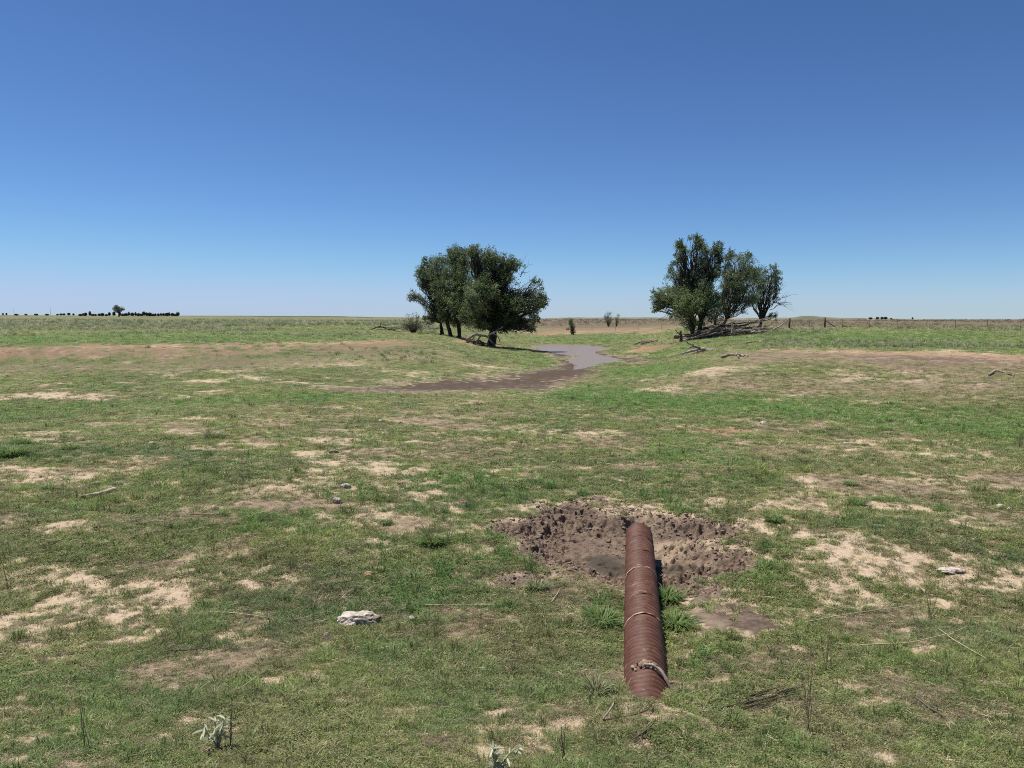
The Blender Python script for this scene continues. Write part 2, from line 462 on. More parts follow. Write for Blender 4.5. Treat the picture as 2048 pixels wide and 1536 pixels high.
# ------------------------------------------------------------------ mesh helpers
def fast_mesh(name, V, F, material=None, smooth=False, attrs=None):
    """V (n,3) array; F list of (m,k) int arrays"""
    me = bpy.data.meshes.new(name)
    V = np.asarray(V, np.float32)
    F = [np.asarray(f, np.int32) for f in (F if isinstance(F, list) else [F]) if len(f)]
    nl = sum(f.size for f in F); nf = sum(len(f) for f in F)
    me.vertices.add(len(V)); me.vertices.foreach_set('co', V.ravel())
    me.loops.add(nl); me.loops.foreach_set('vertex_index', np.concatenate([f.ravel() for f in F]))
    tot = np.concatenate([np.full(len(f), f.shape[1], np.int32) for f in F])
    st = np.concatenate([[0], np.cumsum(tot)[:-1]]).astype(np.int32)
    me.polygons.add(nf)
    me.polygons.foreach_set('loop_start', st)
    me.polygons.foreach_set('use_smooth', np.full(nf, smooth, bool))
    me.update(calc_edges=True)
    for k, a in (attrs or {}).items():
        at_ = me.attributes.new(k, 'FLOAT', 'POINT'); at_.data.foreach_set('value', np.asarray(a, np.float32))
    if material: me.materials.append(material)
    return me

def link(name, me, parent=None, loc=None):
    o = bpy.data.objects.new(name, me); COL.objects.link(o)
    if parent is not None: o.parent = parent
    if loc is not None: o.location = loc
    return o
def tag(o, label, cat, group=None):
    o['label'] = label; o['category'] = cat
    if group: o['group'] = group
    return o
def struct(o, kind='structure', label=None):
    o['kind'] = kind
    if label: o['label'] = label
    return o
def empty(name, loc, label, cat, group=None):
    o = bpy.data.objects.new(name, None); COL.objects.link(o); o.location = loc
    o.empty_display_size = .2
    return tag(o, label, cat, group)

class MB:
    def __init__(s): s.V = []; s.Q = []; s.T = []; s.n = 0; s.A = []
    def add(s, V, Q=None, T=None, a=None):
        V = np.asarray(V, float)
        if Q is not None and len(Q): s.Q.append(np.asarray(Q, int) + s.n)
        if T is not None and len(T): s.T.append(np.asarray(T, int) + s.n)
        s.A.append(np.full(len(V), .5) if a is None else np.broadcast_to(a, (len(V),)))
        s.V.append(V); s.n += len(V)
    def tube(s, pts, rad, n=8, cap=True, jit=0.0, a=None):
        pts = np.asarray(pts, float); m = len(pts)
        rad = np.broadcast_to(np.asarray(rad, float), (m,))
        tan = np.gradient(pts, axis=0); tan /= np.linalg.norm(tan, axis=1)[:, None] + 1e-9
        up = np.array([0, 0, 1.0]) if abs(tan[0][2]) < .9 else np.array([1.0, 0, 0])
        V = []
        ang = np.linspace(0, 2 * math.pi, n, endpoint=False)
        for i in range(m):
            u = np.cross(up, tan[i]); u /= np.linalg.norm(u) + 1e-9
            v = np.cross(tan[i], u); up = v if abs(np.dot(v, v)) > .1 else up
            rr = rad[i] * (1 + (rng.random(n) - .5) * jit)
            V.append(pts[i] + np.outer(np.cos(ang) * rr, u) + np.outer(np.sin(ang) * rr, v))
        V = np.concatenate(V)
        i = np.arange(m - 1)[:, None] * n; j = np.arange(n)[None, :]; jn = (j + 1) % n
        Q = np.stack([i + j, i + jn, i + n + jn, i + n + j], -1).reshape(-1, 4)
        T = None
        if cap:
            c0 = len(V); V = np.concatenate([V, pts[:1], pts[-1:]])
            k = np.arange(n); kn = (k + 1) % n
            T = np.concatenate([np.stack([np.full(n, c0), kn, k], -1), np.stack([np.full(n, c0 + 1), (m - 1) * n + k, (m - 1) * n + kn], -1)])
        s.add(V, Q, T, a)
    def mesh(s, name, material, smooth=True, an=None):
        return fast_mesh(name, np.concatenate(s.V), [np.concatenate(q) for q in (s.Q, s.T) if q], material, smooth, {an: np.concatenate(s.A)} if an else None)

def wiggle(p0, p1, n, amp, sag=0.0):
    p0 = np.asarray(p0, float); p1 = np.asarray(p1, float)
    t = np.linspace(0, 1, n)[:, None]
    L = np.linalg.norm(p1 - p0)
    off = np.cumsum(rng.normal(size=(n, 3)), axis=0); off -= off[0] + (off[-1] - off[0]) * t
    p = p0 + (p1 - p0) * t + off * amp * L / math.sqrt(n)
    p[:, 2] += sag * L * (t[:, 0] * (1 - t[:, 0]) * 4)
    return p

# ------------------------------------------------------------------ the ground: one sheet, dense in front, coarse elsewhere
tf = np.arange(-0.95, 0.9501, 0.0055)
tc_ = np.array([1.0, 1.1, 1.25, 1.5, 2, 3, 5, 9, 20, 60])
ts = np.concatenate([-tc_[::-1], tf, tc_])
Y1 = np.exp(np.arange(math.log(2.2), math.log(230), 0.0055))
Y2 = np.exp(np.linspace(math.log(232), math.log(9000), 64))
Yf = np.concatenate([Y1, Y2])
sb = np.array([6000, 2000, 600, 200, 80, 35, 16, 8, 4, 2, 1.0, .4])
Ymap = np.concatenate([2.2 - sb, Yf]); Yw = np.concatenate([2.2 + sb, Yf])
GX = ts[None, :] * Yw[:, None]; GY = np.repeat(Ymap[:, None], len(ts), 1)
NB = len(sb)
GZ = H(GX, GY)
R_, C_ = GX.shape

F0 = {k: np.zeros((R_, C_), np.float32) for k in ('soil', 'dry', 'mud', 'red', 'lush', 'litter', 'wet')}
Wn = fbm(GX * 2.6, GY * 2.6, 4, 41) - .5
Wm = fbm(GX * .8, GY * .8, 4, 42) - .5
Wf = fbm(GX * .22, GY * .35, 4, 43) - .5
Wx = fbm(GX * 9, GY * 9, 3, 44) - .5
def patch(kind, px, py, rx, ry, s=1.0, warp=2.6):
    c = G(px, py); a = G(px, py + ry); b = G(px, max(py - ry, 640.5))
    yc = (a.y + b.y) / 2; ay = max((b.y - a.y) / 2, .02 * c.y * .5)
    if yc > 2 * c.y: yc = c.y; ay = .2 * c.y
    tcn = c.x / c.y; rxm = rx / FPX * c.y
    r0 = np.searchsorted(Yf, yc - 1.9 * ay) + NB; r1 = np.searchsorted(Yf, yc + 1.9 * ay) + NB + 1
    k0 = np.searchsorted(ts, tcn - 2.6 * rx / FPX); k1 = np.searchsorted(ts, tcn + 2.6 * rx / FPX) + 1
    if r0 >= r1 or k0 >= k1: return
    x = GX[r0:r1, k0:k1]; y = GY[r0:r1, k0:k1]
    W = Wn if yc < 13 else (Wm if yc < 34 else Wf)
    q = np.hypot((x - c.x - tcn * (y - yc)) / rxm, (y - yc) / ay) + W[r0:r1, k0:k1] * warp + Wx[r0:r1, k0:k1] * 1.9
    v = s * (1 - sstep(.25, 1.25, q))
    F0[kind][r0:r1, k0:k1] = np.maximum(F0[kind][r0:r1, k0:k1], v)
def stroke(kind, pts, s=1.0, step=45, warp=1.2):
    for (x0, y0, h0), (x1, y1, h1) in zip(pts[:-1], pts[1:]):
        n = max(1, int(abs(x1 - x0) / step + abs(y1 - y0) / 12))
        for k in range(n + 1):
            f = k / n
            patch(kind, x0 + (x1 - x0) * f, y0 + (y1 - y0) * f, step * 1.25, h0 + (h1 - h0) * f, s, warp)

soil_list = [(60, 1288, 80, 16), (190, 1190, 60, 24), (330, 1175, 50, 16), (270, 1172, 40, 14), (300, 1262, 60, 18), (225, 1288, 60, 18), (440, 1310, 75, 26), (525, 1355, 55, 14), (590, 1345, 40, 16), (105, 1322, 50, 10), (400, 1440, 45, 12),
    (265, 1445, 45, 14), (190, 1524, 90, 16), (330, 1495, 50, 9), (800, 1524, 60, 14), (640, 1352, 32, 12), (690, 1400, 30, 9), (500, 1168, 34, 16), (120, 1202, 34, 10), (922, 1222, 34, 11), (742, 1035, 32, 14), (765, 1078, 28, 18), (365, 1375, 25, 10),
    (150, 1455, 30, 9), (40, 1420, 30, 9), (860, 1500, 25, 8), (1000, 1425, 25, 8), (1070, 1480, 25, 10), (700, 1500, 30, 8), (560, 1500, 40, 12), (30, 1520, 40, 10), (450, 1530, 50, 8),
    (250, 925, 120, 18), (60, 940, 90, 14), (330, 968, 55, 12), (420, 962, 28, 8), (120, 1050, 55, 10), (30, 1008, 45, 9), (150, 1042, 60, 9), (90, 868, 80, 7), (160, 848, 150, 6), (370, 872, 45, 8), (430, 895, 60, 8), (300, 1010, 40, 8), (270, 1000, 30, 9), (45, 985, 40, 8),
    (580, 826, 110, 9), (430, 835, 90, 6), (680, 815, 60, 6), (820, 878, 70, 9), (640, 880, 60, 8), (1030, 897, 60, 4), (1245, 893, 65, 12), (1240, 958, 26, 7), (1200, 868, 70, 7), (1345, 852, 90, 9), (1050, 850, 70, 8), (1450, 1002, 60, 12), (1030, 1042, 44, 10), (960, 1105, 40, 10), (1075, 862, 60, 5), (850, 940, 35, 7), (770, 945, 35, 9), (780, 910, 60, 8),
    (1480, 864, 110, 13), (1600, 858, 100, 9), (1500, 884, 80, 10), (1800, 849, 60, 5), (1790, 882, 130, 8), (1650, 960, 120, 18), (1720, 928, 170, 11), (1620, 1022, 100, 18), (1760, 1016, 130, 11), (1900, 937, 170, 9), (2000, 1050, 90, 18), (1940, 1038, 60, 10), (1780, 1058, 70, 9), (1680, 1108, 90, 26), (1980, 1112, 80, 18), (2020, 1180, 44, 22), (1860, 1030, 60, 7), (1950, 905, 120, 6), (1590, 985, 60, 12), (1700, 895, 90, 8),
    (1720, 1402, 70, 16), (1600, 1462, 60, 20), (1500, 1475, 100, 24), (1300, 1442, 60, 26), (1290, 1490, 45, 24), (1800, 1522, 80, 18), (1780, 1440, 40, 10), (1170, 1395, 35, 10), (1390, 1470, 50, 14), (1590, 1240, 40, 12), (1900, 1440, 50, 8), (1700, 1500, 60, 12),
    (120, 792, 140, 11), (50, 803, 90, 8), (170, 770, 90, 7), (420, 762, 60, 7), (520, 758, 80, 6), (600, 765, 60, 5), (840, 745, 110, 11), (680, 758, 90, 6), (960, 735, 60, 6),
    (1330, 778, 66, 9), (1620, 786, 66, 9), (1470, 768, 100, 10), (1800, 745, 100, 13), (1900, 792, 150, 9), (1990, 770, 80, 10), (1420, 742, 60, 8), (1680, 760, 70, 8), (1750, 803, 100, 7), (1560, 800, 60, 6), (1290, 760, 40, 6)]
for i, (a, b_, c_, d_) in enumerate(soil_list):
    patch('soil', a, b_, c_ * .82, d_ * .85, (.9, .6, .75)[i % 3] * (1.0 if b_ > 1100 else .85))
for a in [(1750, 1140, 130, 34), (1700, 1065, 120, 20), (1640, 1000, 150, 40), (1900, 1060, 150, 40), (1800, 910, 240, 26), (1700, 1180, 110, 30), (2000, 1150, 90, 40), (250, 940, 160, 30), (80, 960, 110, 30), (600, 840, 140, 16), (860, 890, 140, 20), (200, 1250, 160, 40), (420, 1320, 160, 40), (250, 1480, 180, 40), (1850, 1090, 120, 22), (1600, 1300, 90, 24), (350, 1210, 120, 40), (1700, 980, 160, 26), (1830, 760, 220, 30), (1450, 1440, 120, 40), (1620, 745, 160, 26)]:
    patch('soil', *a, s=.42)
stroke('soil', [(0, 709, 16), (200, 705, 16), (450, 703, 15), (620, 697, 12), (780, 688, 8)], .95, 45, 1.8)
stroke('soil', [(0, 699, 5), (200, 694, 5), (450, 691, 5), (620, 688, 4), (780, 685, 4)], .8)
stroke('red', [(0, 710, 22), (200, 706, 22), (450, 704, 20), (620, 698, 15), (820, 688, 9)], .9)
stroke('litter', [(0, 712, 18), (200, 708, 18), (450, 706, 16), (620, 700, 12), (820, 690, 7)], .6)
stroke('litter', [(0, 732, 16), (300, 730, 16), (600, 716, 14), (800, 704, 10)], .95)
stroke('dry', [(0, 742, 22), (300, 738, 22), (600, 726, 18), (800, 716, 16)], .15)
stroke('soil', [(0, 735, 18), (300, 732, 18), (600, 718, 16), (800, 706, 12)], .36)
stroke('dry', [(560, 725, 16), (760, 722, 18), (900, 720, 18)], .45)
stroke('soil', [(1085, 665, 4), (1130, 664, 4), (1230, 661, 5), (1325, 660, 5)], .85, warp=2.2)
stroke('red', [(1080, 664, 7), (1130, 662, 7), (1230, 660, 7), (1330, 659, 7)], 1.0)
for a in [(985, 691, 34, 5), (1312, 697, 44, 6), (1480, 865, 90, 12), (1090, 666, 30, 4), (930, 684, 30, 4)]:
    patch('red', *a); patch('soil', *a)
stroke('dry', [(1400, 712, 14), (1480, 712, 20), (1700, 726, 26), (1900, 738, 30), (2048, 748, 32)], .55)
stroke('litter', [(1400, 712, 12), (1480, 712, 16), (1700, 726, 22), (1900, 738, 26), (2048, 748, 28)], .9)
stroke('soil', [(1480, 716, 14), (1700, 730, 22), (1900, 745, 26), (2048, 755, 28)], .36)
stroke('dry', [(1300, 768, 16), (1400, 765, 24), (1700, 775, 26), (2048, 790, 28)], .5)
stroke('litter', [(1400, 765, 20), (1700, 775, 22), (2048, 790, 24)], .7)
stroke('soil', [(1540, 702, 8), (1750, 706, 9), (1900, 709, 10), (2048, 718, 11)], .85, 45, 1.8)
stroke('mud', [(1540, 711, 4), (1700, 713, 4), (1850, 717, 5), (2048, 727, 6)], .62)
stroke('red', [(1520, 706, 14), (1750, 712, 16), (2048, 724, 18)], .75)
stroke('litter', [(1060, 650, 6), (1200, 648, 6), (1340, 648, 6)], .9)
stroke('litter', [(1500, 690, 10), (1400, 684, 10), (1340, 680, 8)], .8)
stroke('litter', [(820, 664, 4), (950, 668, 5), (1010, 680, 5)], .9)
for a in [(840, 746, 130, 14), (580, 826, 150, 14), (1900, 945, 170, 34), (1600, 900, 160, 30), (1700, 975, 120, 26), (880, 800, 160, 10), (960, 732, 90, 10), (1750, 1120, 150, 40), (350, 1180, 130, 30), (100, 1290, 120, 30), (480, 1320, 120, 36), (250, 935, 150, 20), (1700, 1440, 150, 40)]:
    patch('dry', *a, s=.5)
# mud: drained channel, pond rim, pit, wet patch right of the pipe
stroke('mud', [(700, 778, 3), (780, 777, 6), (860, 774, 13), (970, 769, 18), (1070, 763, 21), (1125, 751, 20), (1150, 740, 14)], 1.0, warp=1.2)
stroke('mud', [(1150, 738, 10), (1135, 722, 8), (1120, 712, 5)], 1.0, 20, .8)
stroke('mud', [(1080, 699, 4), (1110, 706, 5), (1160, 713, 4)], .9, 20, .8)
stroke('mud', [(1190, 706, 4), (1240, 719, 5), (1300, 724, 4)], .9, 20, .8)
patch('mud', 1250, 718, 50, 6, .9)
stroke('wet', [(800, 775, 4), (900, 771, 12), (1000, 766, 15), (1080, 759, 16), (1130, 748, 15), (1150, 738, 11)], 1.0, 40, 1.2)
stroke('wet', [(1150, 738, 10), (1135, 722, 8), (1120, 712, 5)], 1.0, 20, .8)
stroke('wet', [(1190, 706, 3), (1240, 719, 4), (1270, 722, 3)], .8, 20, .8)
patch('wet', 1225, 1128, 34, 26, .85, .6); patch('wet', 1330, 1132, 40, 14, .7, .8)
stroke('litter', [(700, 782, 7), (950, 778, 10), (1100, 768, 10), (1180, 760, 12)], .8)
stroke('soil', [(760, 784, 5), (950, 780, 7), (1100, 770, 8)], .6)
q = np.hypot((GX - PIT[0]) / PIT[2], (GY - PIT[1]) / PIT[3]) + (fbm(GX * 1.3, GY * 1.3, 4, 8) - .5) * 1.1
F0['mud'] = np.maximum(F0['mud'], (1 - sstep(.75, 1.2, q + (fbm(GX * 8, GY * 8, 2, 9) - .5) * .3)) * (GY > 0))
patch('soil', 1300, 1440, 75, 34, 1.5, 1.0); patch('soil', 1292, 1480, 40, 26, 1.1, 1.2)
patch('mud', 1440, 1230, 85, 46, .95, 1.0); patch('mud', 1500, 1250, 66, 34, .8, 1.0); patch('mud', 1410, 1195, 60, 24, .8, 1.0); patch('wet', 1450, 1235, 90, 44, .2, 1.0)
for a in [(400, 1036, 70, 14), (265, 1038, 70, 16), (640, 1200, 60, 34), (1480, 1408, 110, 22), (1900, 1385, 140, 34), (330, 1130, 60, 12), (900, 850, 130, 10), (1960, 1420, 120, 26), (1150, 1200, 60, 24), (940, 905, 110, 16), (1120, 1420, 80, 34), (1330, 1510, 90, 26), (480, 1235, 70, 14), (1560, 1330, 110, 30), (1000, 830, 120, 8), (760, 905, 90, 10), (1750, 1250, 120, 24), (700, 1010, 60, 10), (1250, 880, 60, 10), (850, 1490, 60, 14)]:
    patch('litter', *a, s=.75)
    patch('soil', *a, s=.4)
# lush green
for a in [(30, 897, 70, 24), (1552, 1112, 52, 50), (1400, 1035, 64, 28), (1345, 1200, 54, 60), (1190, 1215, 64, 40), (1000, 1088, 60, 22), (1330, 920, 130, 40), (1450, 920, 90, 26), (1100, 990, 120, 26), (700, 1000, 110, 30), (1200, 680, 160, 9), (1340, 702, 90, 12), (1330, 745, 120, 18), (1250, 1000, 90, 16), (1000, 960, 160, 20), (560, 1040, 120, 26), (900, 1180, 160, 40), (1420, 1300, 90, 40), (900, 760, 120, 6)]:
    patch('lush', *a, s=.75)
stroke('lush', [(1150, 790, 22), (1400, 806, 26), (1700, 822, 30), (2048, 855, 34)], 1.0)
stroke('lush', [(0, 830, 16), (300, 812, 14), (600, 795, 10), (780, 788, 6)], .8)
stroke('lush', [(0, 678, 10), (300, 675, 10), (700, 671, 8)], .8)
stroke('lush', [(0, 652, 10), (300, 650, 10), (700, 650, 8)], .4)
stroke('lush', [(1580, 672, 10), (1800, 675, 12), (2048, 678, 14)], .8)
stroke('lush', [(1010, 700, 8), (1080, 715, 8), (1100, 730, 8)], .5)

rr = np.hypot(GX, GY)
nearf = 1 - sstep(14, 40, rr)
cover = .82 + (fbm(GX * .55, GY * .55, 4, 61) - .5) * .9 + (fbm(GX * 2.2, GY * 2.2, 3, 62) - .5) * .8 + (fbm(GX * 7.5, GY * 7.5, 2, 64) - .5) * .55 * nearf
cover = np.where((rr > 42) & (F0['soil'] < .1), np.maximum(cover, .75 + (fbm(GX * .12, GY * .12, 3, 63) - .5) * .8), cover)
thin = sstep(.54, .70, fbm(GX * .9 + 17, GY * .9, 4, 66)) * (1 - sstep(60, 110, rr)) * (1 - F0['lush'])
F0['litter'] = np.maximum(F0['litter'], thin * .65 * sstep(.4, .6, fbm(GX * .4, GY * .4 + 9, 2, 67)))
cover = cover - thin * .32
cover = cover - F0['soil'] * (.42 + .62 * fbm(GX * 3.1, GY * 3.1, 3, 65))
cover = np.maximum(cover, .02)
cover = np.maximum(cover, F0['lush'] * 1.05 * (1 - .8 * F0['soil']))
cover = cover * (1 - F0['mud'])
dryb = sstep(.52, .85, fbm(GX * .35, GY * .35, 4, 71)) * .35
dryb = np.maximum(dryb, sstep(48, 70, rr) * sstep(.42, .62, fbm(GX * .05, GY * .03, 4, 72)) * .3)
dryb = np.maximum(dryb, sstep(105, 135, GY) * sstep(-.02, .03, GX / np.maximum(GY, 1)) * .12)   # brown range beyond the fence
rng_m = sstep(135, 165, GY) * sstep(-.06, .0, GX / np.maximum(GY, 1))
rng_m = np.maximum(rng_m, sstep(106, 125, GY) * sstep(.30, .36, GX / np.maximum(GY, 1)))
F0['red'] = F0['red'] * (1 - .45 * rng_m)
F0['litter'] = np.maximum(F0['litter'], np.minimum(1, rng_m * (.9 + .3 * fbm(GX * .06, GY * .03, 3, 81))))
cover = cover * (1 - rng_m * .72)
DRY = np.maximum(F0['dry'], dryb) * (1 - .85 * F0['lush'])
LUSH = F0['lush']
FLD = {'cover': np.clip(cover, 0, 1.2), 'dry': np.clip(DRY, 0, 1), 'mud': F0['mud'], 'red': F0['red'], 'lush': LUSH, 'litter': F0['litter'], 'wet': F0['wet'], 'nearg': 1 - sstep(9, 30, rr), 'far': sstep(100, 600, rr)}

i = np.arange(R_ - 1)[:, None] * C_; j = np.arange(C_ - 1)[None, :]
Q = np.stack([i + j, i + j + 1, i + C_ + j + 1, i + C_ + j], -1).reshape(-1, 4)
gm = fast_mesh('ground', np.stack([GX.ravel(), GY.ravel(), GZ.ravel()], -1), [Q], M['ground'], True, {k: v.ravel() for k, v in FLD.items()})
struct(link('ground', gm))

# ------------------------------------------------------------------ pond water
c = pond.mean(0)
mb = MB()
big = c + (pond - c) * 1.0
nrm = np.roll(pond, -1, 0) - np.roll(pond, 1, 0); nrm = np.stack([nrm[:, 1], -nrm[:, 0]], -1); nrm /= np.linalg.norm(nrm, axis=1)[:, None]
area = np.sum(pond[:, 0] * np.roll(pond[:, 1], -1) - np.roll(pond[:, 0], -1) * pond[:, 1])
big = pond + nrm * (.45 if area > 0 else -.45)
from mathutils.geometry import tessellate_polygon
tri = tessellate_polygon([[Vector((p[0], p[1], 0)) for p in big]])
me = bpy.data.meshes.new('pond_water'); me.from_pydata([(p[0], p[1], EYE + WATER) for p in big], [], [tuple(t_) for t_ in tri]); me.materials.append(M['water'])
if me.polygons[0].normal.z < 0: me.flip_normals()
struct(link('pond_water', me))

# ------------------------------------------------------------------ far low hills on the horizon
def hill(name, pts, Y, depth, m):
    """ridge running across the view: px, crest row; built as a real mound with front and back slopes"""
    px = np.array([p[0] for p in pts], float); py = np.array([p[1] for p in pts], float)
    xs = np.linspace(px[0], px[-1], 70); ys = np.interp(xs, px, py) + (fbm(xs * .05, xs * 0, 4, 5) - .5) * 1.2
    V = []
    for k, f in enumerate((-1, -.6, -.25, 0, .3, .7, 1.0)):
        g = math.cos(f * math.pi / 2) ** 1.3 if abs(f) < 1 else 0
        for x_, y_ in zip(xs, ys):
            p = at(x_, y_, Y)
            base = -8.0
            V.append((p.x * (1 + f * depth / Y), Y + f * depth + (random.random() - .5) * depth * .05, base + (p.z - base) * g))
    n = len(xs); i = np.arange(6)[:, None] * n; j = np.arange(n - 1)[None, :]
    Q = np.stack([i + j, i + j + 1, i + n + j + 1, i + n + j], -1).reshape(-1, 4)
    return struct(link(name, fast_mesh(name, V, [Q], m, True)))
M['hill_dark'] = simple_mat('far_pasture', (.075, .085, .05), (.13, .13, .08), .01, .95, .1, 0)
M['hill_pale'] = simple_mat('far_dry_range', (.135, .128, .092), (.21, .195, .145), .008, .95, .1, 0, c3=(.48, .44, .37))
hill('hills', [(330, 634), (420, 632.3), (560, 631.8), (680, 632.5), (740, 634), (800, 637.5), (850, 640)], 1500, 320, M['hill_dark'])
hill('hills', [(1050, 640), (1100, 636.5), (1125, 635), (1180, 635), (1300, 634.8), (1400, 635), (1500, 636), (1570, 635.5), (1640, 636), (1760, 636.8), (1900, 639), (2100, 639), (2300, 640)], 3600, 500, M['hill_pale'])
hill('hills', [(1560, 637), (1590, 634.5), (1602, 631.8), (1625, 631.5), (1640, 633.5), (1680, 635.5), (1730, 636.5)], 2800, 260, simple_mat('far_mesa', (.13, .135, .085), (.20, .19, .13), .01, .95, .1, 0))

# ------------------------------------------------------------------ corrugated pipe
PAv = Vector((PA[0], PA[1], PIPE_Z)); PBv = Vector((PB[0], PB[1], PIPE_Z))
PLEN = (PBv - PAv).length
def pipe_pt(px, py):                                # axial station of a row on the pipe's top line
    return (yd(py, -2.52) - PA[1]) / (PB[1] - PA[1]) * PLEN
pipe = empty('corrugated_pipe', PAv, 'rusty brown corrugated metal pipe running out over the muddy pit', 'pipe')
pipe.rotation_euler = (PBv - PAv).to_track_quat('Y', 'Z').to_euler()
pitch = 0.068; per = 8; seg = 72
nr = int(PLEN / pitch * per)
sv = np.linspace(0, PLEN, nr); ang = np.linspace(0, 2 * math.pi, seg, endpoint=False)
phase = 2 * math.pi * sv / pitch
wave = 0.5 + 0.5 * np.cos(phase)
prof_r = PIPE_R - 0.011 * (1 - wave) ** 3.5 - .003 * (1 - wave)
dent = 1 + .010 * np.sin(ang[None] * 3 + sv[:, None] * 1.3) + .006 * np.sin(ang[None] * 5 - sv[:, None] * 2.1)
for (ds, da, dw, dh) in [(2.2, 1.9, .22, .045), (3.4, 1.1, .16, .05), (4.3, 2.2, .2, .04), (5.2, 1.3, .15, .05), (5.9, 1.7, .12, .06)]:
    dent = dent - dh * np.exp(-((sv[:, None] - ds) / dw) ** 2 - ((ang[None] - da) / .38) ** 2)
Rm = prof_r[:, None] * dent
V = np.stack([np.cos(ang)[None] * Rm, np.repeat(sv[:, None], seg, 1), np.sin(ang)[None] * Rm], -1).reshape(-1, 3)
i = np.arange(nr - 1)[:, None] * seg; j = np.arange(seg)[None]; jn = (j + 1) % seg
Q = np.stack([i + j, i + nr * 0 + seg + j, i + seg + jn, i + jn], -1).reshape(-1, 4)
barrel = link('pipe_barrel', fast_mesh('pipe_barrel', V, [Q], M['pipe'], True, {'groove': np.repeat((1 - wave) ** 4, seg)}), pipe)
Vi = V.copy(); Vi[:, 0] *= .975; Vi[:, 2] *= .975
e0 = (nr - 1) * seg
rimQ = np.stack([e0 + j[0], len(V) + e0 + j[0], len(V) + e0 + jn[0], e0 + jn[0]], -1)
rim = MB(); 
keep = V[-40 * seg:]; inn = Vi[-40 * seg:]
i2 = np.arange(39)[:, None] * seg
Qi = np.stack([i2 + j, i2 + jn, i2 + seg + jn, i2 + seg + j], -1).reshape(-1, 4)
endo = V[-seg:] * 1.0
k = np.arange(seg); kn = (k + 1) % seg
Vr = np.concatenate([inn, endo])
Qr = np.concatenate([Qi, np.stack([39 * seg + k, 39 * seg + kn, 40 * seg + kn, 40 * seg + k], -1)])
link('pipe_mouth', fast_mesh('pipe_mouth', Vr, [Qr], M['pipe'], True, {'groove': np.full(len(Vr), .3)}), pipe)
for (py, tilt, wd, cov_) in [(1131, .10, .010, 1), (1224, .06, .012, 1), (1097, .12, .006, .6), (1070, .10, .005, .5), (1184, .14, .005, .5), (1410, .0, .014, 1)]:
    s0 = pipe_pt(1280, py)
    ns = 72; a_ = np.linspace(0, 2 * math.pi, ns, endpoint=False)
    Vb = []
    for da, dr in ((-.7, -.002), (-.45, .0028), (.45, .0028), (.7, -.002)):
        rr_ = PIPE_R * (1 + .010 * np.sin(a_ * 3 + s0 * 1.3) + .006 * np.sin(a_ * 5 - s0 * 2.1)) + dr + .0015 * np.sin(a_ * 13)
        Vb.append(np.stack([np.cos(a_) * rr_, s0 + da * wd + tilt * np.cos(a_ + .5) * .35, np.sin(a_) * rr_], -1))
    Vb = np.concatenate(Vb); k = np.arange(ns); kn = (k + 1) % ns
    Qb = np.concatenate([np.stack([r * ns + k, (r + 1) * ns + k, (r + 1) * ns + kn, r * ns + kn], -1) for r in range(3)])
    link('seam_band', fast_mesh('seam_band', Vb, [Qb], M['band'] if cov_ == 1 else M['pipe'], True, {'groove': np.zeros(len(Vb))}), barrel)

# ------------------------------------------------------------------ grass: instanced tufts (nobody could count it)
def blade_set(n, h, spread, lean, wid, seed, curl=.5):
    r = np.random.default_rng(seed)
    V, Tq, Qq, A = [], [], [], []
    for k in range(n):
        a = r.random() * 6.283; d = spread * math.sqrt(r.random())
        b0 = np.array([math.cos(a) * d, math.sin(a) * d, -.01])
        a2 = a + r.normal() * .9; ln = lean * (.3 + r.random())
        hh = h * (.5 + .7 * r.random()); dirv = np.array([math.cos(a2), math.sin(a2), 0])
        side = np.array([-math.sin(a2), math.cos(a2), 0]) * wid * (.6 + .8 * r.random())
        tw = r.normal() * .6; side = side * math.cos(tw) + dirv * math.sin(tw) * wid
        mid = b0 + dirv * ln * hh * .45 + np.array([0, 0, hh * .62])
        tip = b0 + dirv * ln * hh * (1 + curl) + np.array([0, 0, hh * (1.0 - .25 * ln)])
        s = len(V)
        V += [b0 - side * .5, b0 + side * .5, mid + side * .45, mid - side * .45, tip]
        Qq.append((s, s + 1, s + 2, s + 3)); Tq.append((s + 3, s + 2, s + 4))
        v = r.random(); A += [v] * 5
    return np.array(V), [np.array(Qq), np.array(Tq)], A
def leaf_set(n, h, spread, size, seed):
    r = np.random.default_rng(seed); V, Qq, A = [], [], []
    for k in range(n):
        a = r.random() * 6.283; d = spread * math.sqrt(r.random())
        c = np.array([math.cos(a) * d, math.sin(a) * d, h * r.random()])
        a2 = r.random() * 6.283; u = np.array([math.cos(a2), math.sin(a2), r.normal() * .35]); vv = np.array([-math.sin(a2), math.cos(a2), r.normal() * .3])
        sz = size * (.6 + .8 * r.random()); s = len(V)
        V += [c - u * sz, c - vv * sz * .5, c + u * sz, c + vv * sz * .5]; Qq.append((s, s + 1, s + 2, s + 3)); A += [r.random()] * 4
    return np.array(V), [np.array(Qq)], A
def straw_set(n, L, spread, seed):
    r = np.random.default_rng(seed); V, Qq, A = [], [], []
    for k in range(n):
        a = r.random() * 6.283; d = spread * math.sqrt(r.random())
        c = np.array([math.cos(a) * d, math.sin(a) * d, .006 + .02 * r.random()])
        a2 = r.random() * 6.283; l = L * (.4 + r.random()); u = np.array([math.cos(a2) * l, math.sin(a2) * l, r.random() * .03]); vv = np.array([-math.sin(a2), math.cos(a2), .6]) * .0016
        s = len(V); V += [c - u * .5 - vv, c - u * .5 + vv, c + u * .5 + vv, c + u * .5 - vv]; Qq.append((s, s + 1, s + 2, s + 3)); A += [r.random()] * 4
    return np.array(V), [np.array(Qq)], A
protos = []
